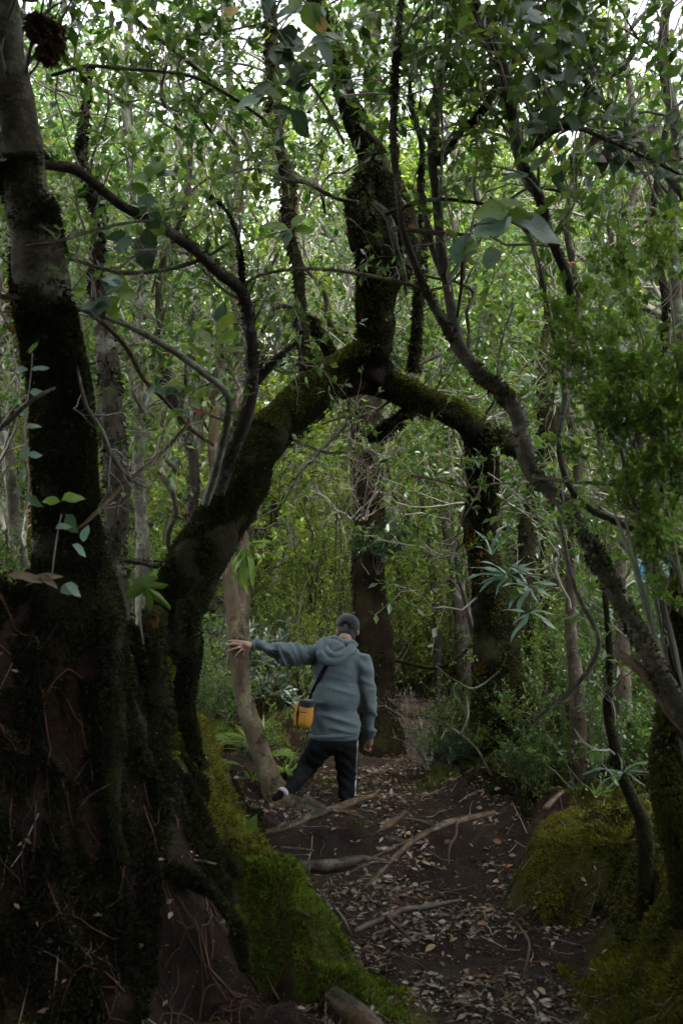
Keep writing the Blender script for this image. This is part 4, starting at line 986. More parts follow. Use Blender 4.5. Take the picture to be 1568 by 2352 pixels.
# bare crooked branches filling the upper tangle
gb = np.random.default_rng(404)
for k in range(72):
    d0 = gb.uniform(5.6, 10); px, py = gb.uniform(-60, 1640), gb.uniform(-80, 1050); an = gb.choice([gb.uniform(50, 130), gb.uniform(0, 360)]); L = gb.uniform(220, 620); n_ = 9; wd_ = gb.uniform(5, 12)
    if 560 < px < 1000 and py > 700: continue
    pl_ = []
    for j in range(n_):
        pl_.append((px, py, d0, wd_ * (1 - 0.6 * j / n_))); an += gb.normal() * 20; px += math.cos(math.radians(an)) * L / n_; py -= math.sin(math.radians(an)) * L / n_; d0 += gb.normal() * 0.08
    simple_tree("branch", "thin crooked " + ('grey', 'pale lichened', 'dark', 'brown')[k % 4] + " branch tangled " + ('above the leaning tree' if pl_[4][0] < 400 else 'around the top of the arch tree' if pl_[4][0] < 1000 else 'above the bright right shrub') + (', high up' if pl_[4][1] < 350 else ', lower down'), pl_, ['bark_grey', 'bark_pale', 'bark_dark', 'bark_brown'][k % 4], cat="branch", group="crooked " + ('grey', 'pale', 'dark', 'brown')[k % 4] + " branches " + ('above the leaning tree' if pl_[4][0] < 400 else 'around the arch tree' if pl_[4][0] < 1000 else 'above the bright shrub') + (' high' if pl_[4][1] < 350 else ' low'), sides=7, trunk_name="stem", wob=0.03, seed=500 + k,
                twigs=dict(m=8, L=0.45, sub=5, leaves=(3, 1, 2)[k % 3], size=0.06, t0=0.1), leafm=('leaf', 'leaf_pale', 'leaf')[k % 3])
# hanging clump of brown moss at the top left
hc = empty("hanging_moss", tuple(P(105, 130, 3.6)), "dark reddish clump of moss hanging from a twig at the top left corner", "moss")
w, r = PL([(60, 170, 3.6, 8), (75, 90, 3.6, 9), (95, 30, 3.6, 8), (105, -40, 3.6, 7)]); ac = Acc(); tube(ac, w, r, 8, 0.03, 0.2, 2, 12); build(ac, "twig", M['bark_dark'], hc)
ac = Acc(); n = 4500
c0 = np.array([P(118, 85, 3.62), P(85, 60, 3.6), P(110, 120, 3.6)])
ci = R_.integers(0, 3, n); dv = unit(R_.normal(size=(n, 3))) * [1, 1, 1.25]
pos = c0[ci] + dv * np.array([0.05, 0.035, 0.03])[ci][:, None] * R_.uniform(0.3, 1.0, n)[:, None]
scatter(ac, TUFT, pos, unit(dv + [0, 0, -0.8] + 0.5 * R_.normal(size=(n, 3))), unit(R_.normal(size=(n, 3))), 0.022 * R_.uniform(.5, 1.6, n))
build(ac, "strands", simple_mat("moss_red_brown", (0.022, 0.011, 0.005), (0.09, 0.048, 0.02), 8, 0.9, 0, island=True), hc, kind='stuff')
# ------------------------------------------------------------------ forest all around
R_ = np.random.default_rng(777)
def px_of(x, y, z):
    return to_px(np.array([x, y, z]))
GROUPS = {
 'left': ("slender broadleaf tree in the dense forest left of the arch", "forest trees left of the arch"),
 'mid': ("forest tree far behind the tall reddish trunk", "forest trees seen through the arch"),
 'right': ("slender broadleaf tree in the tangle right of the arch", "forest trees right of the arch"),
 'over': ("unseen tree added to shade the near end of the path", "added shade trees around the near path"),
}
placed = []
def try_tree(x, y, key, sc, grp, mind=0.9, dz=0.0):
    for (a_, b_) in placed:
        if (a_ - x) ** 2 + (b_ - y) ** 2 < mind ** 2: return False
    placed.append((x, y))
    lab, gr = GROUPS[grp]
    if grp != 'over':
        far = ', far off' if y > 24 else (', in the middle distance' if y > 16 else ', near the arch')
        side = {'left': 'to the left', 'mid': 'seen through the arch', 'right': 'to the right'}[grp]
        what = {'a': 'slender grey barked tree', 'b': 'tall grey barked tree', 'c': 'crooked dark tree with yellow green leaves', 'd': 'small crooked brown tree', 'e': 'tall dark leaved mossy tree', 'f': 'low yellow green tree', 'g': 'dark stemmed tree leafy to the ground', 'h': 'grey stemmed tree with yellow green crown', 't': 'nearly bare twiggy tree', 'o': 'unseen shade tree'}[key]
        lab = what + ' ' + side + far; gr = what + 's ' + side + far
    plant_tree(key, x, y, R_.uniform(0, 6.28), sc, lab, gr, dz, (R_.normal() * 0.06, R_.normal() * 0.06))
    return True

def ring(n, ya, yb, keys, mind=1.0, tries=30, lo=-1e9, hi=1e9, smin=0.8, smax_=1.15, avoid=None):
    k = 0
    for _ in range(n * tries):
        if k >= n: break
        y = R_.uniform(ya, yb); half = 0.345 * y + 1.2
        x = R_.uniform(-half, half)
        if x / y * 2297 + 784 < lo or x / y * 2297 + 784 > hi: continue
        px = x / y * 2297 + 784
        c = np.interp(y, PATH_Y, PATH_C); wd = np.interp(y, PATH_Y, PATH_W)
        if abs(x - c) < wd + 0.45: continue
        if avoid is not None and avoid(px, y): continue
        grp = 'left' if px < 640 else ('mid' if px < 1050 else 'right')
        key = keys[R_.integers(len(keys))]
        if try_tree(x, y, key, R_.uniform(smin, smax_), grp, mind): k += 1
gap = lambda px, y: 400 < px < 760                        # the opening where the sky shows
ring(9, 9.2, 13, ['a', 'd', 't', 't'], 1.1, avoid=lambda px, y: 380 < px < 1120)
ring(14, 11.5, 18, ['a', 'd', 'c', 'd', 't'], 1.2, avoid=lambda px, y: 380 < px < 1120)
ring(20, 11, 17, ['g', 'g', 'h'], 1.3, avoid=lambda px, y: 330 < px < 1150, smin=.8, smax_=1.0)
ring(24, 17, 24, ['g', 'h', 'g'], 1.4, avoid=lambda px, y: 420 < px < 1100)
ring(34, 22, 31, ['g', 'h', 'g'], 1.3, smin=1.2, smax_=1.55, avoid=lambda px, y: 600 < px < 700)
ring(5, 13, 20, ['t'], 1.0, lo=520, hi=740, smin=1.2, smax_=1.5)
ring(40, 31, 46, ['g', 'h'], 1.5, smin=1.3, smax_=1.8)
ring(26, 20, 34, ['g', 'h', 'b'], 1.1, smin=1.3, smax_=1.6, lo=700)
ring(14, 20, 34, ['g', 'h', 'b'], 1.1, smin=1.3, smax_=1.6, hi=400)
ring(9, 15, 20, ['f', 'f', 'f', 'd'], 0.9, lo=540, hi=1080, smin=0.7, smax_=1.0)
ring(16, 10.5, 15, ['f', 'd', 'c'], 1.0, lo=-100, hi=480, smin=0.8, smax_=1.2)
ring(16, 10.5, 15, ['f', 'd', 'c'], 1.0, lo=1080, hi=1700, smin=0.8, smax_=1.2)
ring(16, 18, 27, ['a', 'b', 'c', 'd'], 1.4, avoid=lambda px, y: 450 < px < 1080)
for k in range(22):                            # leafy trees added around the camera, unseen, to darken the foreground
    a_ = math.radians(R_.uniform(-215, 35)); rr_ = R_.uniform(3.0, 6.5); x, y = rr_ * math.cos(a_), rr_ * math.sin(a_) + 0.5
    if abs(x) < 0.36 * y + 2.6 and y > -1.6: continue
    try_tree(x, y, 'g', R_.uniform(0.7, 0.95), 'over', 0.8)
for (x, y, s) in ((-3.9, 5.6, .8), (-3.5, 4.0, .75), (-2.9, 2.3, .75), (2.8, 1.8, .7), (0.2, -2.0, .8), (-1.3, -1.7, .8), (1.5, -1.6, .8)):  # more unseen leafy trees added to keep light off the near ground
    try_tree(x, y, 'g', s, 'over', 0.4)
# unseen trees added beside and behind the camera to shade the foreground
for (x, y, k_, s) in [(-2.7, 3.5, 'o', 1.08), (-2.1, 2.6, 'o', 1.12), (2.3, 2.6, 'o', 1.2), (-1.4, -0.2, 'o', 1.2), (1.3, -0.5, 'o', 1.2), (-3.6, 4.6, 'o', 1.1), (1.9, 0.9, 'o', 1.1), (-1.9, 1.0, 'o', 1.1), (-3.1, 5.2, 'o', 1.08), (2.2, 1.9, 'o', 1.0), (-2.3, 1.9, 'o', 1.0), (-2.2, 0.4, 'o', 1.0), (1.9, 0.3, 'o', 1.0), (-0.6, -0.6, 'o', 1.0), (-4.6, 4.0, 'o', 1.0), (4.2, 4.0, 'o', 0.95), (0.6, -0.9, 'o', 1.05), (-3.6, 2.2, 'o', 0.95), (3.3, 2.0, 'o', 0.9), (-2.6, -1.5, 'o', 1.1), (0.8, -2.2, 'o', 1.0), (3.6, -1, 'o', 1.0), (-5, 2.4, 'o', 1.0), (-3.2, 0.8, 'o', 1.1), (-5.4, 5.2, 'o', 1.1), (-2.9, -0.5, 'e', 1.0), (-4.2, 1.2, 'o', 1.0), (4.6, 2.6, 'o', 1.0), (-1.8, -1.2, 'e', 1.0), (2.0, -1.8, 'e', 1.0), (-5.5, 0.5, 'b', 1.0), (5.4, -0.5, 'e', 1.0), (0.4, -4.5, 'e', 1.1),
                       (-6.5, 4.0, 'e', 1.0), (6.6, 3.8, 'e', 1.0)]:
    try_tree(x, y, k_, s, 'over', 0.3)

# ------------------------------------------------------------------ shrubs and undergrowth
SG = {
 's1': ("bright_shrub", "small leaved bright green shrub in the undergrowth beside the path", "small leaved shrubs in the undergrowth", "shrub"),
 's2': ("bright_shrub", "yellow green shrub in the undergrowth beyond the walker", "yellow green shrubs beyond the walker", "shrub"),
 's3': ("seedling_shrub", "low broadleaf seedling clump on the forest floor", "low seedlings on the forest floor", "plant"),
 's4': ("seedling_shrub", "very low dark leaved seedling on the forest floor", "dark seedlings on the forest floor", "plant"),
 's5': ("broadleaf_shrub", "dark broadleaf shrub filling the undergrowth", "broadleaf shrubs in the undergrowth", "shrub"),
 's6': ("tall_shrub", "tall yellow green shrub glowing in the clearing behind the arch", "tall glowing shrubs behind the arch", "shrub"),
 's7': ("bamboo_clump", "clump of silvery long leaved bamboo behind the held trunk", "silvery bamboo clumps", "bamboo"),
 's8': ("dry_shrub", "leafless pale twiggy shrub in the undergrowth", "dry twiggy shrubs", "shrub"),
}
def shrub(key, x, y, sc, z=None):
    nm, lab, gr, cat = SG[key]
    sx_ = x / y * 2297 + 784; side = ' to the left of the walker' if sx_ < 690 else (' straight beyond the walker' if sx_ < 960 else ' to the right of the path')
    what = {'s1': 'small leaved bright green shrub', 's2': 'low yellow green shrub', 's3': 'broadleaf seedling clump', 's4': 'very low dark leaved seedling', 's5': 'dark broadleaf shrub', 's6': 'tall glowing yellow green shrub', 's7': 'silvery long leaved bamboo clump', 's8': 'leafless pale twiggy shrub'}[key]
    far = ', far off' if y > 20 else (', in the middle distance' if y > 12.5 else ', close to the path')
    lab = what + side + far; gr = what + 's' + side + far
    return plant_shrub(key, x, y, R_.uniform(0, 6.28), sc, nm, lab, gr, cat, z)
def shrub_px(key, px, d, sc):
    return shrub(key, (px - 784) / 2297 * d, d, sc)
sp = []
def shrubs(n, ya, yb, keys, smin, smax_, lo=-200, hi=1800, clear=0.25, mind=0.3):
    k = 0
    for _ in range(n * 40):
        if k >= n: break
        y = R_.uniform(ya, yb); px = R_.uniform(lo, hi); x = (px - 784) / 2297 * y
        c = np.interp(y, PATH_Y, PATH_C); wd = np.interp(y, PATH_Y, PATH_W)
        if abs(x - c) < wd + clear: continue
        if y < 10 and px < 700 and x > -0.95 and y < 8.7: continue
        if any((a_ - x) ** 2 + (b_ - y) ** 2 < mind ** 2 for a_, b_ in sp): continue
        sp.append((x, y)); shrub(keys[R_.integers(len(keys))], x, y, R_.uniform(smin, smax_)); k += 1
shrubs(26, 8.6, 11, ['s1', 's3', 's5', 's4', 's4', 's8'], 0.45, 0.8, hi=760)
shrubs(34, 8.9, 12, ['s3', 's5', 's4', 's8', 's1'], 0.5, 0.9, lo=980)
shrubs(30, 11, 16, ['s1', 's5', 's2', 's8'], 0.8, 1.3, clear=0.4, mind=0.5)
shrubs(44, 10.8, 19, ['s6', 's6', 's2', 's1'], 0.8, 1.2, lo=520, hi=1080, clear=0.5, mind=0.45)
shrubs(14, 15.5, 19, ['s6', 's2'], 0.7, 1.0, lo=800, hi=1060, clear=-2, mind=0.4)
shrubs(40, 10, 18, ['s6', 's5'], 1.0, 1.5, clear=0.8, mind=0.7)
shrubs(30, 15, 24, ['s5', 's6', 's2'], 1.1, 1.7, clear=0.6, mind=0.8)
shrubs(50, 18, 40, ['s6', 's5'], 1.5, 2.4, clear=0.3, mind=0.8)
for px, d, s in ((600, 10.6, 0.95), (650, 10.9, 0.9), (560, 11.2, 1.0), (700, 11.4, 0.8)): shrub_px('s7', px, d, s)
for px, d, s in ((1180, 7.6, .6), (1240, 7.9, .7), (1330, 7.4, .6), (1420, 7.8, .8), (1500, 7.5, .7), (1380, 8.6, .9), (1290, 8.4, .7)): shrub_px(('s3', 's4', 's5', 's8')[int(px) % 4], px, d, s)
for px, d, s in ((1030, 8.6, .45), (1060, 8.65, .5), (1100, 8.7, .45), (1010, 8.75, .4), (1085, 8.9, .5), (1130, 8.8, .5)): shrub_px(('s3', 's1', 's4')[int(px / 5) % 3], px, d, s)
for px, d, s in ((1000, 9.4, .7), (1040, 9.2, .8), (1080, 8.9, .6), (1020, 8.9, .5), (1060, 9.6, .9)): shrub_px(('s4', 's8', 's3')[int(px) % 3], px, d, s)
for px, d, s in ((60, 5.6, .5), (140, 5.7, .5), (220, 5.8, .45), (300, 6.0, .4), (20, 5.3, .6), (340, 6.1, .35), (420, 6.3, .3), (470, 6.4, .35)): shrub_px(('s3', 's4', 's5')[int(px) % 3], px, d, s)

for px, d, s, k_ in ((1545, 9.0, 1.0, 's5'), (1450, 9.2, .9, 's5'), (1500, 8.4, .8, 's1'), (1560, 8.2, .9, 's5'), (1400, 9.0, 1.0, 's1'), (1350, 9.6, 1.1, 's5')): shrub_px(k_, px, d, s)
for k in range(64):                            # shrubs added out of view beside and behind the camera to block light
    a_ = math.radians(R_.uniform(-205, 25)); r_ = R_.uniform(1.7, 4.4); x, y = r_ * math.cos(a_), r_ * math.sin(a_) + 0.6
    if abs(x) < 0.36 * y + 2.7 and y > -1.3: continue
    plant_shrub(('s5', 's6')[k % 2], x, y, k, R_.uniform(1.0, 1.5), "broadleaf_shrub", "unseen shrub added to shade the near end of the path", "added shade shrubs around the near end of the path")
# dead tangle hanging on the tall trunk
e = plant_shrub('s8', 0.15, 10.2, 0.6, 0.9, "dry_tangle", "pale leafless tangle of twigs caught on the tall reddish trunk", None, "twigs", z=P(800, 1180, 10.2)[2])
e = plant_shrub('s4', 0.33, 10.15, 1.6, 1.1, "clinging_plant", "small dark leaved plant clinging to the tall reddish trunk", None, "plant", z=P(880, 1300, 10.15)[2])

# bright shrub close on the right
def near_bush(label, centre_pts, key_leaf, mat, size, n1, n2, lv, L, seed, d_base, bark='twig', tmpl=LEAF2):
    g = np.random.default_rng(seed); tw, lf = Acc(), Acc()
    base = P(*d_base)
    base[2] = G(base[0], base[1])
    for (px, py, d) in centre_pts:
        tgt = P(px, py, d); k = 9; t = np.linspace(0, 1, k)[:, None]
        pts = base * (1 - t) + tgt * t + np.array([0, 0, 1]) * (0.25 * np.sin(np.pi * t)) + 0.03 * g.normal(size=(k, 3)) * t
        batch_tubes(tw, pts[None], np.linspace(0.011, 0.004, k)[None], 6)
        p1, r1 = grow(pts[None], np.linspace(0.01, 0.005, k)[None], n1, L, g, 0.8, 0.5, 0.5, 6, 0.45, 0.5); batch_tubes(tw, p1, np.maximum(r1, .0015), 4)
        p2, r2 = grow(p1, r1, n2, L * 0.45, g, 0.8, 0.6, 0.4, 4, 0.2, 0.6); batch_tubes(tw, p2, np.maximum(r2, .001), 3)
        twig_leaves(lf, tmpl, p2, lv, size, g, t0=0.2, spread=0.8, clump=0.4)
    e = empty("bright_shrub", tuple(base), label, "shrub")
    build(tw, "stems", M[bark], e); build(lf, "foliage", M[mat], e, kind='stuff')
near_bush("bushy bright green small leaved shrub filling the right edge at mid height",
          [(1290, 790, 4.6), (1330, 700, 4.6), (1400, 760, 4.5), (1450, 660, 4.5), (1530, 620, 4.4), (1560, 760, 4.4), (1480, 860, 4.4), (1400, 930, 4.5), (1520, 960, 4.4), (1330, 880, 4.6), (1580, 900, 4.3)],
          None, 'leaf_bright', 0.032, 11, 9, 13, 0.26, 71, (1640, 1500, 4.4), tmpl=LEAF2)

# ------------------------------------------------------------------ plants whose leaves show one by one
LM = {}
def leaf_mesh(tmpl_key, mat):
    k = (tmpl_key, mat, int(R_.integers(4)))
    if k not in LM:
        v_ = k[2]
        V, Fc = {'5': leaf_template(5, 0.44 + 0.05 * v_, 0.1 + 0.12 * v_, 0.05 + 0.14 * ((v_ * 2) % 4)), '7': leaf_template(7, 0.5 + 0.04 * v_, 0.08 + 0.1 * v_, 0.1 + 0.1 * v_), 'b': BLADE_WIDE, 'n': BLADE}[tmpl_key]
        V = V + np.stack([0 * V[:, 0], 0.05 * np.sin(V[:, 0] * (5 + v_)) , 0.03 * np.sin(V[:, 0] * 11 + v_) * np.sign(V[:, 1])], -1)
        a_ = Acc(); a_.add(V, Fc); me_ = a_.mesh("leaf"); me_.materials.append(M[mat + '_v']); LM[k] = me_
    return LM[k]
from mathutils import Matrix
def put_leaf(parent, pos, direc, normal, size, mat='leaf_dark', t='5', name="leaf", width=1.0):
    x = unit(np.asarray(direc, float)); y = np.cross(normal, x); y = y / np.linalg.norm(y); z = np.cross(x, y)
    o = bpy.data.objects.new(name, leaf_mesh(t, mat)); COL.objects.link(o)
    if parent is not None:
        o.parent = parent; pos = np.asarray(pos) - np.array(parent.location)
    m4 = Matrix([[x[0] * size, y[0] * size * width, z[0] * size, pos[0]], [x[1] * size, y[1] * size * width, z[1] * size, pos[1]], [x[2] * size, y[2] * size * width, z[2] * size, pos[2]], [0, 0, 0, 1]])
    o.matrix_local = m4
    return o
def leaf_plant(name, label, stems, leaves, d, cat="plant", bark='twig', rs=9, width=1.0, t='5', group=None):
    """stems: pixel polylines with widths; leaves: (px, py, length_px, angle_deg, lean, material)"""
    g = np.random.default_rng(rs)
    base = P(*stems[0][0][:2], d)
    e = empty(name, tuple(base), label, cat, group)
    for s in stems:
        w = np.array([P(a_, b_, d + dd) for a_, b_, _, dd in s]); r = np.array([0.5 * q[2] / 2297 * d for q in s])
        ac = Acc(); tube(ac, w, r, 6, 0.04, 0.1, 2, 10); build(ac, "stem", M[bark], e)
    for (px, py, L, ang, lean, mt) in leaves:
        a_ = math.radians(ang); size = L / 2297 * d * 1.05
        dr = np.array([math.cos(a_), 0.35 * lean, math.sin(a_)])
        nr = np.array([0.25 * g.normal(), -1.0, 0.7 * (1 - abs(lean)) + 0.25 * g.normal()])
        put_leaf(e, P(px, py, d) + np.array([0, 0.01 * g.normal(), 0]), dr, nr, size, mt, t, width=width)
    return e
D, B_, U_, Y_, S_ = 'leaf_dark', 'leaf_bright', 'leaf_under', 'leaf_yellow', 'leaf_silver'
leaf_plant("big_leaf_spray", "spray of very large leaves right of centre, one pale underneath and one dark green", [[(1066, 640, 6, 0.1), (1068, 560, 6, 0), (1080, 520, 5, 0), (1175, 508, 4, 0)], [(1175, 508, 4, 0), (1215, 545, 6, 0.05), (1238, 640, 6, 0.1)]],
           [(1172, 500, 95, 205, 0.2, S_), (1178, 512, 118, -12, -0.2, D), (1165, 492, 75, 168, -0.3, B_), (1170, 500, 58, 15, .2, B_), (1150, 478, 62, 35, 0.3, B_), (1075, 535, 70, 250, 0.5, S_), (1100, 560, 50, 200, 0.1, B_), (1130, 560, 55, 265, 0.3, U_)], 4.2, width=1.5, t='7')
leaf_plant("leafy_twig", "twig with five broad leaves hanging behind the thick dark branch at the left", [[(345, 505, 5, 0), (335, 460, 4, 0), (345, 400, 4, 0)]],
           [(345, 415, 62, 65, .2, B_), (350, 420, 60, 150, .2, B_), (345, 440, 60, 175, -.2, B_), (345, 440, 55, 250, .2, S_), (340, 470, 60, 215, .3, B_), (345, 475, 60, 285, .1, D), (360, 410, 50, 30, .3, D)], 4.75, width=1.35)
leaf_plant("leafy_twig", "twig with hanging dark leaves below the thick dark branch at the left", [[(290, 510, 4, 0), (300, 560, 4, 0), (330, 600, 3, 0)]],
           [(305, 545, 55, 230, .2, S_), (310, 550, 60, 300, .2, D), (335, 560, 60, 275, .1, S_), (290, 530, 50, 200, .3, D), (320, 585, 45, 320, .2, D), (350, 560, 50, 250, -.2, S_), (340, 520, 55, 280, .1, D)], 4.9, width=1.3)
leaf_plant("leafy_twig", "twig with pale glossy leaves in front of the leaning trunk at mid height", [[(330, 628, 4, 0), (285, 650, 4, 0), (230, 690, 4, 0)]],
           [(285, 655, 50, 190, .3, S_), (285, 655, 55, 160, .3, S_), (250, 680, 60, 235, .2, S_), (250, 680, 50, 280, .2, B_), (230, 690, 55, 200, .3, D), (260, 665, 55, -10, .3, B_), (240, 690, 45, 255, .1, D)], 4.6, width=1.3)
leaf_plant("leafy_twig", "twig of fresh yellow green leaves left of the arch's stem", [[(500, 870, 4, 0), (495, 800, 4, 0), (505, 740, 3, 0)]],
           [(492, 800, 75, 35, .2, B_), (490, 790, 62, 130, .2, B_), (498, 770, 70, 55, .1, 'leaf_pale'), (500, 745, 60, 78, .2, D), (495, 810, 60, 20, -.2, 'leaf_pale'), (485, 815, 55, 160, .2, 'leaf_pale')], 4.9, width=0.85)
leaf_plant("leafy_twig", "twig with upturned pointed leaves against the bright sky gap", [[(560, 560, 4, 0), (620, 540, 4, 0), (672, 525, 3, 0)]],
           [(665, 530, 72, 160, .1, B_), (672, 525, 55, 60, .2, B_), (670, 528, 38, 200, .1, S_), (674, 528, 50, 5, .2, B_), (668, 530, 40, 250, .3, U_)], 5.0, width=0.9)
leaf_plant("leafy_bough", "leafy bough with dark and yellowing leaves at the top centre", [[(790, 330, 8, 0.3), (745, 240, 7, 0.1), (690, 160, 6, 0), (650, 90, 5, 0), (610, 20, 5, 0), (580, -40, 4, 0)]],
           [(600 + 150 * R_.random(), -10 + 260 * R_.random(), R_.uniform(45, 75), R_.uniform(0, 360), R_.uniform(-.4, .4), [D, D, B_, B_, S_, 'leaf_pale', S_][R_.integers(7)]) for _ in range(34)] + [(745, 80, 50, 110, .1, Y_), (522, 40, 45, 60, .2, Y_)], 5.0, width=1.15)
leaf_plant("leafy_bough", "bough of round dark leaves at the upper right", [[(1290, 300, 8, 0.1), (1265, 240, 6, 0), (1240, 150, 5, 0), (1270, 60, 4, 0), (1300, -20, 4, 0)]],
           [(1225 + 90 * R_.random(), -5 + 320 * R_.random(), R_.uniform(40, 60), R_.uniform(0, 360), R_.uniform(-.4, .4), [D, D, D, B_, D][R_.integers(5)]) for _ in range(34)], 4.6, width=1.6)
leaf_plant("leafy_bough", "dark leafy bough hanging at the right under the grey boughs", [[(1560, 400, 6, 0.1), (1480, 350, 5, 0), (1400, 310, 4, 0), (1330, 290, 4, 0)]],
           [(1330 + 220 * R_.random(), 270 + 130 * R_.random(), R_.uniform(40, 62), R_.uniform(0, 360), R_.uniform(-.4, .4), [D, D, S_, D, 'leaf_brown'][R_.integers(5)]) for _ in range(34)], 4.9, width=1.0)
leaf_plant("leafy_bough", "bough with long pale folded leaves right of centre", [[(1240, 440, 6, 0.1), (1200, 400, 5, 0), (1130, 380, 4, 0)]],
           [(1215, 400, 70, 50, .2, U_), (1215, 402, 72, 190, .2, U_), (1180, 375, 60, 15, .2, B_), (1130, 390, 45, 120, .1, B_), (1110, 420, 45, 60, .2, B_), (1190, 470, 50, 230, .3, D), (1250, 380, 50, 80, .2, B_)], 5.1, width=0.7)
leaf_plant("leafy_bough", "scattered large leaves on a twig at the right above the bright shrub", [[(1330, 470, 5, 0), (1300, 420, 4, 0), (1290, 370, 4, 0), (1320, 330, 3, 0)]],
           [(1270 + 90 * R_.random(), 330 + 160 * R_.random(), R_.uniform(34, 50), R_.uniform(0, 360), R_.uniform(-.4, .4), [B_, B_, D, 'leaf_pale'][R_.integers(4)]) for _ in range(20)] + [(1275, 355, 30, 70, .1, Y_), (1262, 345, 26, 250, .1, Y_)], 5.6, width=1.2)
leaf_plant("leafy_twig", "two yellow leaves on a thin twig at the upper right", [[(1165, 160, 3, 0), (1158, 130, 3, 0), (1150, 100, 3, 0)]], [(1156, 118, 34, 260, .1, Y_), (1182, 125, 26, 280, .2, Y_)], 5.5)
leaf_plant("red_flower", "tiny red flower in the foliage at the upper right", [[(1310, 640, 3, 0), (1309, 606, 3, 0)]], [(1309, 606, 11, 20, .1, 'leaf_red'), (1309, 606, 11, 160, .1, 'leaf_red'), (1309, 606, 11, 280, .1, 'leaf_red')], 7.0, cat="flower")
leaf_plant("leafy_twig", "twig with glossy leaves low in front of the dark trunks at the left", [[(440, 985, 4, 0), (430, 930, 4, 0), (400, 890, 3, 0)]],
           [(430, 905, 60, 170, .2, S_), (430, 900, 60, 150, .2, 'leaf_pale'), (425, 945, 45, 200, .2, B_), (400, 890, 50, 190, .2, S_), (440, 955, 50, 160, .1, S_), (450, 920, 45, 60, .2, B_), (360, 880, 55, 230, .2, D)], 5.2, width=0.8)
leaf_plant("leafy_twig", "single pinkish red leaf on a thin twig left of the arch", [[(470, 1000, 3, 0), (480, 970, 3, 0)]], [(484, 950, 46, 172, .1, 'leaf_red'), (484, 955, 30, 60, .2, Y_)], 5.3, width=0.6)
leaf_plant("climbing_plant", "climbing plant with small grey green leaves up the left edge", [[(60, 1220, 4, 0), (66, 1100, 4, 0), (58, 980, 4, 0), (72, 860, 3, 0), (75, 810, 3, 0)]],
           [(70, 815, 34, 60, .2, B_), (72, 850, 42, 10, .2, S_), (66, 850, 36, 170, .2, S_), (66, 900, 34, 0, .2, S_), (60, 905, 30, 200, .2, D), (62, 950, 34, 160, .2, S_), (60, 985, 34, 20, .3, S_), (58, 1020, 36, 260, .2, S_), (62, 1045, 34, 0, .2, S_), (60, 1075, 36, 250, .2, S_), (60, 1120, 34, 200, .2, D), (60, 1140, 40, 330, .2, D)], 4.3, width=1.0)
leaf_plant("broadleaf_seedling", "seedling with rounded leaves on top of the left bank", [[(120, 1320, 4, 0), (130, 1240, 4, 0), (142, 1180, 3, 0)]],
           [(130, 1215, 36, 20, .2, S_), (142, 1150, 50, 15, .2, B_), (140, 1152, 46, 170, .2, B_), (150, 1180, 50, 300, .2, D), (165, 1250, 40, 330, .2, S_), (190, 1245, 40, 80, .2, S_), (150, 1340, 44, 330, .2, S_), (135, 1360, 40, 20, .2, S_)], 4.3, width=1.1)
leaf_plant("dead_leaf_cluster", "pale dry curled leaves lying on the left bank", [[(60, 1345, 3, 0), (100, 1330, 3, 0)]], [(20, 1320, 90, -8, .1, 'leaf_brown'), (70, 1335, 70, 20, .2, 'leaf_brown'), (90, 1320, 50, -30, .2, 'leaf_brown')], 4.2, cat="leaves", width=0.6)

# lobed leaf
lob = empty("lobed_leaf_plant", tuple(P(330, 1480, 4.4)), "single deeply lobed glossy leaf standing out against the dark left bank", "plant")
w, r = PL([(330, 1480, 4.4, 5), (322, 1420, 4.38, 5), (328, 1350, 4.35, 5)]); ac = Acc(); tube(ac, w, r, 6, 0.03, 0.1, 2); build(ac, "stem", M['twig'], lob)
outl = [(328, 1322), (345, 1322), (362, 1326), (352, 1336), (388, 1342), (375, 1352), (350, 1353), (366, 1362), (392, 1392), (391, 1400), (372, 1388), (352, 1376), (352, 1392), (345, 1407), (338, 1395), (334, 1372), (326, 1364), (312, 1372), (290, 1378), (287, 1366), (300, 1345), (312, 1330)]
cpt = P(336, 1348, 4.33); V = [cpt] + [P(a_, b_, 4.35 + 0.0006 * (b_ - 1350) + 0.0004 * abs(a_ - 336)) for a_, b_ in outl]
n = len(outl); V2 = [v_ + np.array([0, 0.0015, 0]) for v_ in V]
Fq = [(0, 1 + i, 1 + (i + 1) % n) for i in range(n)] + [(n + 1, n + 2 + (i + 1) % n, n + 2 + i) for i in range(n)] + [(1 + i, n + 2 + i, n + 2 + (i + 1) % n) for i in range(n)] + [(1 + i, n + 2 + (i + 1) % n, 1 + (i + 1) % n) for i in range(n)]
ac = Acc(); ac.add(V + V2, Fq); build(ac, "leaf_blade", M['leaf_bright'], lob, smooth=False)

# strap leaved plants perched on the right leg
def strap_plant(label, px, py, d, specs, mat=S_, t='b', name="strap_leaf_plant"):
    e = empty(name, tuple(P(px, py, d)), label, "plant")
    for (ang, L, lean) in specs:
        a_ = math.radians(ang)
        put_leaf(e, P(px, py, d), np.array([math.cos(a_), -0.5 * lean, math.sin(a_) + 0.1]), np.array([-0.3 * math.cos(a_), -0.5, 1.0]), L / 2297 * d * 1.1, mat, t)
    return e
strap_plant("rosette of long strap leaves perched on the arch's right leg", 1165, 1320, 8.3, [(20, 80, 1), (5, 75, .5), (160, 85, .6), (175, 90, 1), (35, 70, .2), (140, 60, .4), (-30, 60, 1), (200, 70, .8), (60, 50, .5), (230, 50, .7), (190, 60, .3)])
strap_plant("lower strap leaved plant with pointed leaves beside the arch's right leg", 1212, 1345, 8.1, [(10, 75, .6), (170, 55, .6), (220, 65, .8), (245, 70, .6), (-20, 60, .9), (-60, 40, 1), (120, 50, .5)])
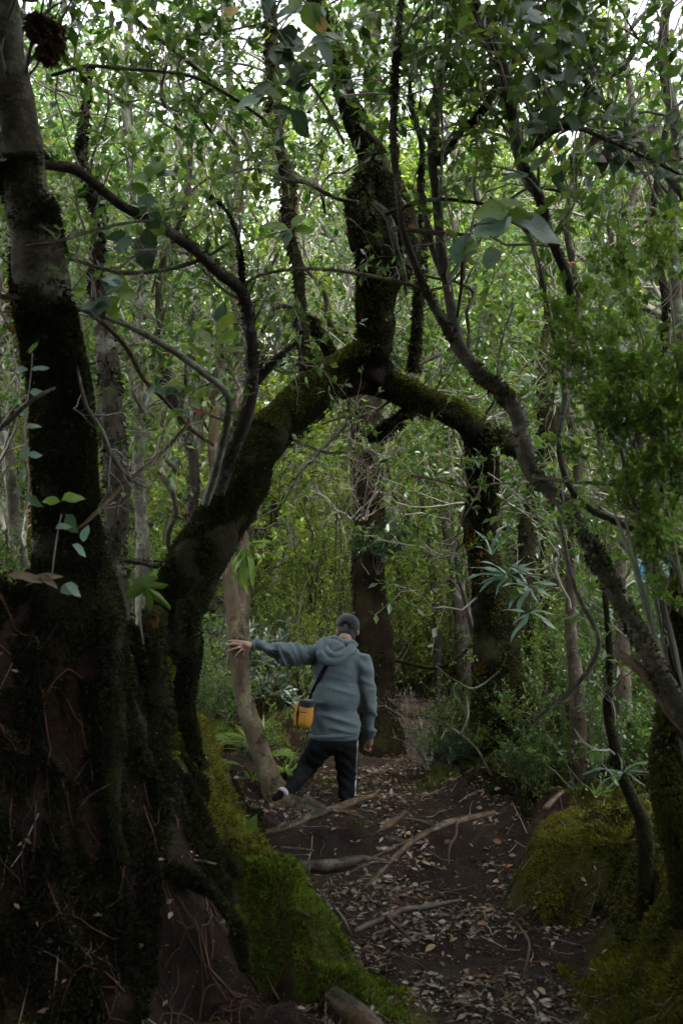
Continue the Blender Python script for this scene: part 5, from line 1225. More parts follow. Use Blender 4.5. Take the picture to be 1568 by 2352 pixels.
strap_plant("drooping pointed leaves below the strap leaved plants", 1215, 1408, 8.1, [(-25, 75, .6), (230, 70, .6), (165, 60, .6), (10, 50, 1), (205, 45, 1)])
strap_plant("small strap leaf tuft high on the arch's right leg", 1130, 1275, 8.3, [(80, 60, .3), (110, 60, .3), (60, 50, .5), (140, 40, .6)])
strap_plant("long arching grass blades in front of the right moss shelf", 1430, 1775, 5.0, [(35, 70, .2), (165, 80, .4), (195, 60, .6), (15, 60, .6), (-20, 50, .7), (95, 40, .5), (215, 55, .8)], t='n')
strap_plant("blade leaved seedling in the middle of the right shelf", 1368, 1830, 5.7, [(80, 40, .4), (120, 36, .4), (40, 36, .5), (100, 28, .2), (20, 30, .6)], mat=B_, t='n')
strap_plant("hanging fern like fronds beside the top of the held trunk", 560, 1255, 7.6, [(265, 90, .2), (275, 100, .3), (250, 80, .4), (20, 70, .5), (290, 90, .3), (10, 60, .8), (240, 60, .3)], mat=B_)
leaf_plant("upright_leaf", "two bright spotted leaves standing at the edge of the mossy ridge", [[(572, 1925, 3, 0), (572, 1905, 3, 0)]], [(570, 1918, 46, 72, .1, B_), (566, 1918, 40, 100, .1, B_)], 5.6, width=0.9)
leaf_plant("small_leaf", "small pale green leaf lying on the yellow moss of the ridge", [[(500, 1905, 3, 0), (490, 1895, 3, 0)]], [(500, 1908, 40, 140, .2, S_)], 5.2, width=0.6)

# ferns and seedlings on the left beyond the ridge
for k, (px, d, sc) in enumerate([(455, 7.3, .45), (490, 7.4, .4), (425, 7.1, .5), (500, 8.3, .5), (640, 9.2, .6), (660, 8.9, .5), (480, 9.0, .7), (1290, 6.9, .4), (1490, 6.3, .5), (1440, 7.2, .6)]):
    x = (px - 784) / 2297 * d
    e = empty("fern", (x, d, G(x, d) + 0.01), "small fern growing on the mossy ground beside the path", "fern", "ferns on the forest floor", k * 1.3); e.scale = (sc,) * 3
    link("stalks", FERN[0], M['twig'], e); link("fronds", FERN[1], M['leaf_bright'], e)
moss_ground("moss_cover", 300000, (-2.6, 0.1), (3.6, 7.4), M['moss_dark'], "dark shaggy moss, darkened to deepen shade, on the top and face of the left bank", seed=6, thr=-0.1, size=0.018, extra=lambda x, y: (fbm(np.stack([x, y, x * 0], -1) * 2.3, 18, 2) > -0.8) & ((y > 4.9) | (x < -0.8)) & (moss_mask(x, y) < 0.35) & (x < np.interp(y, PATH_Y, PATH_C) - np.interp(y, PATH_Y, PATH_W) - .1))  # dark cover also stands in for shade over the left soil
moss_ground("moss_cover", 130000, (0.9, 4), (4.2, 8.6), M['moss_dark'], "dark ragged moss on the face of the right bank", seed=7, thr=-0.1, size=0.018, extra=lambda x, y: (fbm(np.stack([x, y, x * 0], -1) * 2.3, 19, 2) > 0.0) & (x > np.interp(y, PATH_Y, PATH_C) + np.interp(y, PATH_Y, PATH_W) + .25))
GB = blades_mesh(61)
for k in range(30):
    d = R_.uniform(6.2, 11); px = R_.uniform(1100, 1600) if k % 3 else R_.uniform(380, 680)
    if d < 8: d = R_.uniform(8.6, 10)
    x = (px - 784) / 2297 * d
    o = link("grass_tuft", GB, M['leaf_silver'] if k % 2 else M['leaf_bright'], None, (x, d, G(x, d))); o.rotation_euler = (0, 0, R_.uniform(0, 6)); s = R_.uniform(.3, .7); o.scale = (s, s, s)
    tag(o, "tuft of narrow grassy blades in the undergrowth", "grass tuft", "grassy tufts in the undergrowth")

# ------------------------------------------------------------------ roots and logs on the path
def root(name, label, pl, mat='root', cat="root", sides=12, rough=0.16, lump=0.15, branches=(), group=None, seed=1, squash=None, wob=0.015, sink=0.012, slim=0.8):
    w, r = PL(pl); r = r * slim
    for q in w: q[2] -= sink
    e = empty(name, tuple(w[0]), label, cat, group)
    ac = Acc(); tube(ac, w, r, sides, 0.03, rough, seed, 12, lump, wob=wob); build(ac, "stem", M[mat], e)
    for b_ in branches:
        w, r = PL(b_); r = r * slim; ac = Acc(); tube(ac, w, r, 8, 0.03, rough, seed + 2, 12, lump, wob=wob); build(ac, "side_root", M[mat], e)
    return e
root("step_root", "long exposed root forming a step across the path behind the walker's feet", [(570, 1915, 7.1, 18), (620, 1905, 7.12, 17), (670, 1893, 7.15, 22), (715, 1872, 7.2, 24), (760, 1858, 7.25, 22), (790, 1848, 7.3, 22), (820, 1835, 7.4, 19), (850, 1828, 7.5, 14), (868, 1815, 7.6, 7)],
     branches=[[(755, 1862, 7.22, 18), (790, 1865, 7.2, 16), (815, 1872, 7.18, 12), (832, 1880, 7.15, 6)], [(745, 1858, 7.3, 14), (720, 1840, 7.45, 12), (700, 1830, 7.6, 9)]], seed=11)
root("step_log", "weathered split log lying as a lower step in the path", [(655, 1975, 6.6, 10), (690, 1984, 6.55, 34), (740, 1990, 6.5, 40), (790, 1984, 6.5, 38), (828, 1972, 6.5, 24), (850, 1968, 6.5, 8)], mat='wet_wood', cat="log", sides=16, rough=0.2, seed=12,
     branches=[[(648, 1948, 6.8, 7), (685, 1950, 6.75, 9), (720, 1955, 6.7, 6)], [(708, 1985, 6.42, 12), (708, 2015, 6.4, 10)]])
root("forked_root", "pale root running up the right side of the path and forking", [(835, 2040, 6.0, 8), (870, 2000, 6.15, 12), (910, 1960, 6.3, 16), (945, 1930, 6.45, 17), (985, 1905, 6.6, 16), (1030, 1884, 6.75, 19), (1080, 1872, 6.9, 19), (1132, 1862, 7.0, 15)],
     branches=[[(945, 1930, 6.43, 12), (900, 1950, 6.4, 14), (860, 1968, 6.35, 8), (838, 1978, 6.3, 6)], [(1000, 1900, 6.62, 9), (960, 1885, 6.7, 9), (920, 1880, 6.75, 5)], [(1050, 1880, 6.8, 7), (1045, 1920, 6.6, 6), (1030, 1950, 6.4, 6), (1030, 1985, 6.2, 4)], [(895, 1985, 6.2, 9), (870, 1978, 6.2, 9), (815, 1985, 6.15, 5)]], seed=13)
root("short_root", "short thick root stub between the step root and the forked root", [(868, 1905, 6.95, 10), (890, 1890, 7.0, 18), (915, 1872, 7.1, 18), (932, 1858, 7.15, 9)], seed=14)
root("knobby_root", "small knobby root above the forked root", [(885, 1918, 6.7, 8), (900, 1922, 6.65, 16), (925, 1930, 6.6, 12), (950, 1926, 6.6, 6)], seed=15)
root("sunken_log", "dark wet stick half buried across the near path", [(815, 2140, 5.3, 10), (850, 2120, 5.4, 22), (890, 2105, 5.45, 22), (925, 2085, 5.5, 20), (975, 2078, 5.55, 18), (1020, 2068, 5.6, 14), (1060, 2060, 5.65, 7)], mat='wet_wood', cat="stick", seed=16,
     branches=[[(885, 2108, 5.42, 14), (915, 2135, 5.35, 11), (945, 2160, 5.25, 6)], [(760, 2085, 5.3, 9), (785, 2120, 5.25, 11), (800, 2150, 5.2, 6)]])
root("orange_root", "broken orange brown root stub at the bottom edge", [(758, 2270, 3.75, 36), (790, 2300, 3.7, 62), (840, 2345, 3.65, 74), (900, 2400, 3.6, 70)], mat='root', seed=17, rough=0.1)
root("thin_root", "thin stick lying at the lower right of the path", [(1178, 2115, 5.0, 6), (1195, 2140, 4.95, 8), (1208, 2165, 4.9, 7), (1203, 2210, 4.8, 6), (1190, 2250, 4.75, 5)], cat="stick", seed=18)
root("thin_root", "thin level root on the dark face of the left bank", [(370, 1966, 4.9, 6), (410, 1970, 4.88, 10), (460, 1972, 4.88, 9), (500, 1980, 4.9, 5)], seed=19)
root("thin_root", "pale straight twig crossing the dark left edge", [(175, 1865, 4.0, 4), (200, 1830, 4.0, 5), (250, 1800, 4.0, 3)], cat="stick", mat='bark_pale', seed=20)
root("buttress_root", "reddish root stub on the brown slope of the right bank", [(1250, 1850, 6.5, 18), (1270, 1828, 6.6, 16), (1292, 1812, 6.7, 10)], seed=21)
e = root("bare_branches", "pale bare branches lying against the base of the arch's right leg", [(1130, 1780, 8.0, 7), (1100, 1720, 8.1, 8), (1060, 1680, 8.2, 8), (1010, 1650, 8.3, 6), (960, 1640, 8.4, 4)], cat="branch", mat='bark_pale', seed=22,
         branches=[[(1060, 1690, 8.15, 6), (1075, 1640, 8.2, 6), (1070, 1590, 8.3, 4)], [(1015, 1700, 8.2, 5), (1040, 1650, 8.3, 5), (1055, 1610, 8.3, 4)], [(1150, 1540, 8.4, 6), (1090, 1580, 8.4, 7), (1040, 1560, 8.4, 5), (1000, 1530, 8.5, 4)]])
root("fallen_branch", "mossy fallen branch lying between the walker and the arch's right leg", [(860, 1500, 11.2, 12), (940, 1520, 11.2, 10), (1000, 1530, 11.0, 10), (1060, 1500, 11, 12), (1110, 1450, 11, 10)], cat="branch", mat='bark_moss', seed=23)

# many small roots hanging from the banks
ac = Acc(); n = 420
g = np.random.default_rng(88)
xs = np.concatenate([g.uniform(-2.0, 0.1, 260), g.uniform(-.3, 1.9, 160)]); ys = np.concatenate([g.uniform(3.7, 4.9, 260), g.uniform(4.3, 7.0, 160)])
K = 9; Q = np.zeros((n, K, 3)); dxy = unit(g.normal(size=(n, 2)) * [1.0, .6]); L = g.uniform(0.1, 0.45, n)
cx, cy = xs.copy(), ys.copy()
for k in range(K):
    Q[:, k, 0], Q[:, k, 1] = cx, cy
    Q[:, k, 2] = ground_h(cx, cy) + 0.012 + 0.02 * np.sin(np.pi * k / (K - 1)) * g.uniform(0.2, 1.5, n)
    dxy = unit(dxy + 0.35 * g.normal(size=(n, 2))); cx += dxy[:, 0] * L / K; cy += dxy[:, 1] * L / K
batch_tubes(ac, Q, np.linspace(1, .4, K)[None] * g.uniform(0.0015, 0.0055, n)[:, None], 5)
solo(ac, "rootlets", M['rootlet'], "tangle of thin reddish roots over the dirt of both banks", "roots", kind='stuff')
ac = Acc(); n = 900
xs = g.uniform(-3, 4, n); ys = g.uniform(3.6, 12, n); an = g.uniform(0, 6.28, n); L = g.uniform(.05, .3, n)
K = 4; Q = np.zeros((n, K, 3))
for k in range(K):
    xx = xs + np.cos(an) * L * (k / 3 - .5); yy = ys + np.sin(an) * L * (k / 3 - .5); Q[:, k] = np.stack([xx, yy, ground_h(xx, yy) + .008], -1) + g.normal(size=(n, 3)) * [.004, .004, .002]
batch_tubes(ac, Q, np.linspace(1, .6, K)[None] * g.uniform(0.001, 0.004, n)[:, None], 4)
solo(ac, "twig_litter", M['twig_dry'], "small broken twigs strewn over the path and banks", "twigs", kind='stuff')

# ------------------------------------------------------------------ fallen leaves
def litter_pts(n, g, xr=(-3.5, 4.0), yr=(3.3, 16), wpath=True):
    x = g.uniform(*xr, n * 6); y = yr[0] + (yr[1] - yr[0]) * g.uniform(0, 1, n * 6) ** 1.3
    c, wd = np.interp(y, PATH_Y, PATH_C), np.interp(y, PATH_Y, PATH_W)
    s = np.abs(x - c) / wd
    k = np.where(s < 1.0, 1.0, np.where((x > c) & (s < 1.9), 0.45, 0.3)) * np.clip(1 - 0.9 * moss_mask(x, y), 0.03, 1) * np.clip(0.45 + 1.1 * fbm(np.stack([x, y, x * 0], -1) * 2.6, 12, 3), 0.08, 1)
    k = k * np.where((x < -0.2) & (y < 5.5), 0.5, 1)
    keep = g.uniform(0, 1, n * 6) < k
    return x[keep][:n], y[keep][:n]
g = np.random.default_rng(91)
x, y = litter_pts(34000, g)
nr = ground_normal(x, y); pos = np.stack([x, y, ground_h(x, y)], -1) + nr * (0.006 + 0.012 * g.uniform(0, 1, len(x)))[:, None]
ac = Acc(); an = g.uniform(0, 6.28, len(x)); dr = np.stack([np.cos(an), np.sin(an), 0.25 * g.normal(size=len(x))], -1)
scatter(ac, leaf_template(2, 0.42, 0.35, 0.2), pos, dr, unit(nr + 0.6 * g.normal(size=pos.shape)), 0.012 + 0.05 * g.uniform(0, 1, len(x)) ** 1.7)
solo(ac, "leaf_litter", M['litter'], "dead leaves littering the path and the banks", "leaf litter", kind='stuff')
x = g.uniform(-1.6, 3.2, 30000); y = g.uniform(3.9, 10, 30000); keep = moss_mask(x, y) < 0.5; x, y = x[keep], y[keep]
nr = ground_normal(x, y); pos = np.stack([x, y, ground_h(x, y)], -1) + nr * 0.004
an = g.uniform(0, 6.28, len(x)); ac = Acc()
scatter(ac, LEAF2, pos, np.stack([np.cos(an), np.sin(an), 0.3 * g.normal(size=len(x))], -1), unit(nr + 0.8 * g.normal(size=pos.shape)), g.uniform(0.006, 0.02, len(x)))
solo(ac, "litter_crumbs", simple_mat("crumbs", (0.012, 0.007, 0.004), (0.1, 0.06, 0.035), 9, 0.6, 0, island=True), "fine crumbs of rotten leaf and bark over the dirt", "leaf litter", kind='stuff')
LT = leaf_template(5, 0.42, 0.3, 0.25); LITT = []
for k in range(6):
    V, Fc = leaf_template(5, 0.36 + 0.04 * k, 0.15 + 0.1 * (k % 3), 0.05 + 0.08 * k); a_ = Acc(); a_.add(V, Fc); me_ = a_.mesh("fallen_leaf"); me_.materials.append(M['litter'] if k % 3 else M['leaf_brown']); LITT.append(me_)
pale = simple_mat("leaf_fallen_pale", (0.14, 0.12, 0.1), (0.26, 0.24, 0.2), 30, 0.4, 0.2, 0.7)
tan = simple_mat("leaf_fallen_tan", (0.14, 0.09, 0.04), (0.28, 0.19, 0.09), 30, 0.4, 0.2, 0.6)
rust = simple_mat("leaf_fallen_rust", (0.12, 0.05, 0.025), (0.25, 0.11, 0.05), 30, 0.4, 0.2, 0.6)
LC = []
for mt in (pale, tan, rust):
    V, Fc = leaf_template(5, 0.48, 0.2, 0.12); a_ = Acc(); a_.add(V, Fc); me_ = a_.mesh("fallen_leaf"); me_.materials.append(mt); LC.append(me_)
def fallen(x, y, size, me_, label, group, an, up=0.012):
    nr = ground_normal(np.array([x]), np.array([y]))[0]; nr = unit(nr + 0.25 * R_.normal(size=3)); dr = np.array([math.cos(an), math.sin(an), 0.0]); yv = unit(np.cross(nr, dr)); xv = np.cross(yv, nr)
    o = bpy.data.objects.new("fallen_leaf", me_); COL.objects.link(o)
    z = G(x, y) + up
    o.matrix_world = Matrix([[xv[0] * size, yv[0] * size, nr[0] * size, x], [xv[1] * size, yv[1] * size, nr[1] * size, y], [xv[2] * size, yv[2] * size, nr[2] * size, z], [0, 0, 0, 1]])
    tag(o, label, "leaf", group)
x, y = litter_pts(285, g, yr=(4.3, 8.5), xr=(-.6, 2.0))
for k in range(len(x)):
    c_ = k % 8
    if c_ < 2: me_, lab, gr = LC[0], "pale grey wet leaf lying flat on the near path", "pale wet leaves on the near path"
    elif c_ == 2: me_, lab, gr = LC[1], "tan dry leaf lying on the near path", "tan leaves on the near path"
    elif c_ == 3: me_, lab, gr = LC[2], "rust brown leaf lying on the near path", "rust brown leaves on the near path"
    else: me_, lab, gr = LITT[k % 6], "brown curled leaf lying among the litter of the near path", "brown leaves on the near path"
    fallen(float(x[k]), float(y[k]), R_.uniform(0.05, 0.085), me_, lab, gr, R_.uniform(0, 6.28))
# ------------------------------------------------------------------ people
def capsule(acc, p0, p1, r0, r1, sides=16, n=5):
    p0, p1 = np.asarray(p0, float), np.asarray(p1, float)
    ax = p1 - p0; L = np.linalg.norm(ax); ax = ax / max(L, 1e-9)
    ref = np.array([0, 0, 1.0]) if abs(ax[2]) < 0.9 else np.array([1.0, 0, 0])
    u = np.cross(ax, ref); u /= np.linalg.norm(u); v = np.cross(ax, u)
    rings = []
    for k in range(n): a_ = math.pi / 2 * (1 - k / n); rings.append((p0 - ax * r0 * math.sin(a_), r0 * math.cos(a_)))
    rings.append((p0, r0))
    for k in range(1, 5): t = k / 5; rings.append((p0 + ax * L * t, r0 + (r1 - r0) * t))
    rings.append((p1, r1))
    for k in range(1, n + 1): a_ = math.pi / 2 * k / n; rings.append((p1 + ax * r1 * math.sin(a_), r1 * math.cos(a_)))
    an = np.linspace(0, 2 * math.pi, sides, endpoint=False)
    V = np.concatenate([c + max(rr_, 1e-4) * (np.cos(an)[:, None] * u + np.sin(an)[:, None] * v) for c, rr_ in rings])
    m_ = len(rings); i = np.arange(m_ - 1)[:, None] * sides; j = np.arange(sides)[None]; j2 = (j + 1) % sides
    acc.add(V, np.stack([i + j, i + j2, i + sides + j2, i + sides + j], -1).reshape(-1, 4))

def ell(acc, c, rad, rot=None, n=20):
    th = np.linspace(1e-3, math.pi - 1e-3, n); ph = np.linspace(0, 2 * math.pi, 2 * n, endpoint=False)
    T, Ph = np.meshgrid(th, ph, indexing='ij')
    V = np.stack([np.sin(T) * np.cos(Ph), np.sin(T) * np.sin(Ph), np.cos(T)], -1).reshape(-1, 3) * np.asarray(rad)
    if rot is not None: V = V @ np.asarray(rot).T
    s = 2 * n; i = np.arange(n - 1)[:, None] * s; j = np.arange(s)[None]; j2 = (j + 1) % s
    acc.add(V + np.asarray(c), np.stack([i + j, i + j2, i + s + j2, i + s + j], -1).reshape(-1, 4))

def remeshed(acc, name, voxel=0.012, smooth=6, disp=None):
    me = acc.mesh(name)
    o = bpy.data.objects.new("temp", me); COL.objects.link(o)
    md = o.modifiers.new("r", 'REMESH'); md.mode = 'VOXEL'; md.voxel_size = voxel; md.use_smooth_shade = True
    if smooth:
        ms_ = o.modifiers.new("s", 'SMOOTH'); ms_.factor = 0.5; ms_.iterations = smooth
    dg = bpy.context.evaluated_depsgraph_get(); out_ = bpy.data.meshes.new_from_object(o.evaluated_get(dg))
    bpy.data.objects.remove(o); bpy.data.meshes.remove(me)
    n_ = len(out_.vertices); co = np.zeros(n_ * 3); out_.vertices.foreach_get('co', co); co = co.reshape(-1, 3)
    if disp is not None:
        no = np.zeros(n_ * 3); out_.vertices.foreach_get('normal', no); co = co + no.reshape(-1, 3) * disp(co)[:, None]
        out_.vertices.foreach_set('co', co.reshape(-1)); out_.update()
    out_.polygons.foreach_set('use_smooth', np.full(len(out_.polygons), True))
    out_.name = name
    return out_
def attach(me, name, mat, root_, label=None):
    me.transform(Matrix.Translation(-Vector(root_.location)))
    me.materials.append(mat); o = link(name, me, None, root_)
    if label: o['label'] = label
    return o
def cloth_mat(name, c1, c2, sheen=0.12, scale=60):
    return simple_mat(name, c1, c2, scale, 0.9, 0.35, 0.15, dist=0.003, sheen=sheen)
skin = simple_mat("skin", (0.19, 0.115, 0.085), (0.25, 0.155, 0.115), 30, 0.5, 0.1, 0.4)
hoodie_m = cloth_mat("cloth_grey_blue", (0.052, 0.074, 0.082), (0.08, 0.108, 0.118))
black_m = cloth_mat("cloth_black", (0.003, 0.003, 0.004), (0.006, 0.006, 0.007), 0.0)
trouser_m = cloth_mat("cloth_charcoal", (0.003, 0.0035, 0.0045), (0.007, 0.008, 0.01), 0.0)
cap_m = cloth_mat("cap_navy", (0.004, 0.006, 0.009), (0.008, 0.011, 0.015), 0.2)
hair_m = simple_mat("hair_black", (0.006, 0.005, 0.005), (0.015, 0.012, 0.01), 200, 0.5, 0.5, 0.5)
white_m = simple_mat("white_trim", (0.3, 0.3, 0.3), (0.4, 0.4, 0.4), 30, 0.5, 0.1)
yellow_m = simple_mat("bag_yellow", (0.3, 0.135, 0.008), (0.4, 0.185, 0.012), 40, 0.6, 0.3, 0.4, dist=0.003)

WD = 8.2
def W(px, py, dd=0.0): return P(px, py, WD + dd)
walker = empty("person", (0.02, WD, G(0.02, WD)), "man walking away in grey blue hoodie and dark cap, one hand on the slim trunk", "person")
S = 8.2 / 2297
# key joints
neck, headc = W(794, 1480, 0.0), W(798, 1445, 0.06)
shL, shR = W(724, 1503, 0.0), W(829, 1522, 0.0)
elL, wrL = W(648, 1497, -0.1), W(580, 1483, -0.22)
elR, wrR = W(847, 1606, 0.02), W(850, 1692, 0.12)
hipL, hipR = W(735, 1712, 0.0), W(795, 1712, 0.02)
knL, anL = W(703, 1766, 0.10), W(668, 1812, -0.22)
knR, anR = W(796, 1782, 0.06), W(797, 1852, 0.0)
# body (skin) as one continuous surface
ac = Acc()
ell(ac, headc, (0.078, 0.095, 0.108)); ell(ac, headc + [0.005, 0.03, -0.05], (0.062, 0.07, 0.07))
capsule(ac, neck + [0, 0, 0.05], neck - [0, 0, 0.06], 0.056, 0.062)
capsule(ac, neck - [0, 0, 0.04], W(770, 1640, .03), 0.06, 0.09); capsule(ac, shL, shR, 0.06, 0.06)
capsule(ac, shL, elL, 0.035, 0.03); capsule(ac, elL, wrL, 0.026, 0.028)
capsule(ac, shR, elR, 0.035, 0.03); capsule(ac, elR, wrR, 0.027, 0.026)
capsule(ac, W(768, 1640, .03), W(768, 1690, .03), 0.09, 0.09)
for a_, b_, c_ in ((hipL, knL, anL), (hipR, knR, anR)): capsule(ac, a_, b_, 0.085, 0.06); capsule(ac, b_, c_, 0.055, 0.04)
# ears, nose, chin
for sx in (-1, 1):
    ell(ac, headc + [sx * 0.083, 0.012, -0.022], (0.014, 0.02, 0.034), n=10)
ell(ac, headc + [0.01, 0.112, -0.03], (0.014, 0.02, 0.024), n=8); ell(ac, headc + [0.008, 0.09, -0.095], (0.03, 0.025, 0.02), n=8)
def finger(ac, pts, r0, r1):
    for k in range(len(pts) - 1):
        t0_, t1_ = k / (len(pts) - 1), (k + 1) / (len(pts) - 1); capsule(ac, pts[k], pts[k + 1], r0 + (r1 - r0) * t0_, r0 + (r1 - r0) * t1_, 10, 3)
# left hand spread on the trunk
pc = W(563, 1481, -0.265)
capsule(ac, wrL, pc + [0.01, 0.0, 0.0], 0.029, 0.03)
for (kx, ky) in ((554, 1474), (553, 1480), (554, 1487), (557, 1492)): capsule(ac, W(570, (ky + 1482) / 2, -0.25), W(kx, ky, -0.275), 0.018, 0.0125, 10, 3)
finger(ac, [W(553, 1473, -.278), W(541, 1471.5, -.297), W(530, 1471.5, -.285), W(523, 1473, -.262)], 0.0105, 0.008)
finger(ac, [W(552, 1480, -.28), W(538, 1479, -.303), W(527, 1480, -.288), W(519, 1481.5, -.258)], 0.0105, 0.008)
finger(ac, [W(553, 1486, -.28), W(541, 1489, -.303), W(530, 1493, -.292), W(522, 1496, -.265)], 0.0105, 0.0075)
finger(ac, [W(556, 1491, -.275), W(549, 1497, -.298), W(543, 1503, -.298), W(540, 1508, -.288)], 0.009, 0.007)
finger(ac, [W(567, 1487, -.25), W(561, 1497, -.255), W(558, 1503, -.262)], 0.011, 0.009)
# right hand hanging
ph = W(849, 1706, 0.14); capsule(ac, wrR, ph, 0.026, 0.03); capsule(ac, ph, W(846, 1713, 0.16), 0.028, 0.024)
for k, (ox, oy) in enumerate(((841, 1722), (844, 1725), (848, 1726), (852, 1723))):
    finger(ac, [W(843 + 3 * k, 1712, .165), W(841.5 + 3 * k, 1718, .175), W(ox - 1, oy, .165), W(ox - 4, oy - 1, .15)], 0.0095, 0.0075)
finger(ac, [W(843, 1707, .14), W(838, 1713, .145), W(835, 1719, .15)], 0.011, 0.0085)
attach(remeshed(ac, "body", 0.0068, 3), "body", skin, walker)

# hoodie
ac = Acc()
ell(ac, W(772, 1540, 0.01), (0.205, 0.135, 0.21)); ell(ac, W(768, 1600, 0.0), (0.205, 0.145, 0.24)); ell(ac, W(767, 1668, 0.0), (0.203, 0.15, 0.27))
capsule(ac, shL + [0.03, 0, -0.01], shR + [-0.03, 0, -0.01], 0.08, 0.082); ell(ac, W(778, 1505, 0.02), (0.17, 0.1, 0.085))
capsule(ac, shL, elL, 0.082, 0.066); capsule(ac, elL, wrL + [0.012, 0, 0], 0.066, 0.046)
capsule(ac, W(680, 1510, -0.04), W(650, 1512, -0.1), 0.055, 0.052)
capsule(ac, shR, elR, 0.084, 0.064); capsule(ac, elR, wrR + [0, 0, 0.02], 0.064, 0.046)
def folds(co):
    armL = np.clip((W(735, 1500)[0] - co[:, 0]) / 0.12, 0, 1)
    s = co[:, 0] * 1.0 + 0.45 * co[:, 2]
    rg = lambda q, sd: 0.6 - np.abs(noise3(q, sd)) * 1.6
    d_ = armL * (0.032 * rg(np.stack([s * 15, co[:, 1] * 5, co[:, 2] * 6], -1), 4) + 0.013 * rg(np.stack([s * 34, co[:, 1] * 9, co[:, 2] * 12], -1), 8) - 0.002)
    ax_ = np.clip((co[:, 0] - W(822, 1500)[0]) / 0.05, 0, 1)
    d_ += ax_ * (0.022 * rg(np.stack([co[:, 0] * 7, co[:, 1] * 6, (co[:, 2] + 0.4 * co[:, 0]) * 16], -1), 14) * np.clip((1.32 - co[:, 2]) / 0.2, 0.15, 1))
    body = (1 - armL) * (1 - ax_); low = np.clip((1.12 - co[:, 2]) / 0.35, 0, 1)
    d_ += body * (0.004 * fbm(co * 9, 5, 2) + 0.022 * low * rg(np.stack([co[:, 0] * 3.5, co[:, 1] * 4, (co[:, 2] + 0.3 * co[:, 0]) * 13], -1), 23) + 0.014 * noise3(np.stack([(co[:, 0] + .5 * co[:, 2]) * 6, co[:, 1] * 4, (co[:, 2] - .6 * co[:, 0]) * 7], -1), 19))
    sh = np.clip((co[:, 2] - 1.0) / 0.2, 0, 1) * body
    d_ += sh * 0.012 * rg(np.stack([(co[:, 0] - 0.8 * co[:, 2]) * 9, co[:, 1] * 3, (co[:, 2] + .8 * co[:, 0]) * 3], -1), 31)
    return d_
hm = remeshed(ac, "hoodie", 0.009, 6, folds)
# cut the hoodie off at the hem
zc = W(770, 1695)[2]
co = np.zeros(len(hm.vertices) * 3); hm.vertices.foreach_get('co', co); co = co.reshape(-1, 3)
lowm = (co[:, 2] < zc) & (co[:, 0] < W(838, 1600)[0])
co[lowm, 2] = zc + 0.15 * (co[lowm, 2] - zc)
nzz = np.abs(co[:, 2] - (zc + 0.03)) < 0.006; 
hm.vertices.foreach_set('co', co.reshape(-1)); hm.update()
HT = BVHTree.FromPolygons([tuple(v.co) for v in hm.vertices], [tuple(p_.vertices) for p_ in hm.polygons])
hood_o = attach(hm, "hoodie", hoodie_m, walker)
ac = Acc()
w = np.array([W(762, 1468, -0.03), W(742, 1474, -0.08), W(733, 1490, -0.12), W(742, 1512, -0.155), W(762, 1521, -0.15), W(785, 1513, -0.13), (W(806, 1494, -0.09)), W(812, 1484, -0.02)])
tube(ac, w, [.024, .032, .036, .04, .04, .036, .03, .024], 14, 0.02, 0.1, 3, 12)
ell(ac, W(765, 1494, -0.085), (0.1, 0.05, 0.085)); ell(ac, W(755, 1484, -0.08), (0.062, 0.05, 0.05))
w = np.array([W(757, 1472, -0.06), W(748, 1486, -0.12), W(757, 1502, -0.158), W(778, 1504, -0.145), W(798, 1490, -0.1), W(806, 1478, -0.05)])
tube(ac, w, [.016, .02, .024, .024, .021, .016], 12, 0.02, 0.1, 4, 12)
w = np.array([W(752, 1474, .0), W(765, 1466, -.05), W(785, 1474, -.075), W(805, 1476, -.05), W(815, 1480, .02), W(805, 1484, .09), W(780, 1482, .1), W(757, 1478, .07), W(752, 1474, .0)])
tube(ac, w, [.024] * 9, 12, 0.02, 0.1, 4, 12)
hd = remeshed(ac, "hood", 0.006, 3, lambda c: 0.007 * noise3(np.stack([c[:, 0] * 9, c[:, 1] * 9, (c[:, 2] - .5 * c[:, 0]) * 30], -1), 3))
attach(hd, "hood", hoodie_m, walker)
# cuffs
for a_, b_, r0 in ((wrL + [0.02, 0, 0], wrL + [-0.008, -0.002, 0.0], 0.044), (wrR + [0, 0, 0.03], wrR - [0, 0, .0], 0.042)):
    ac = Acc(); tube(ac, np.array([a_, (a_ + b_) / 2, b_]), [r0 * .98, r0, r0 * .85], 16, 0.006, 0.08, 3, 40); build(ac, "cuff", hoodie_m, walker)
ac = Acc(); an = np.linspace(0, 2 * math.pi, 40); hc_ = W(766, 1688)
w = np.stack([hc_[0] + 0.188 * np.cos(an), hc_[1] + 0.14 * np.sin(an), hc_[2] + 0.012 * np.cos(an + .5) + 0 * an], -1); tube(ac, w, np.full(40, 0.02), 10, 0.03, 0.12, 2, 12); build(ac, "hem", hoodie_m, walker)
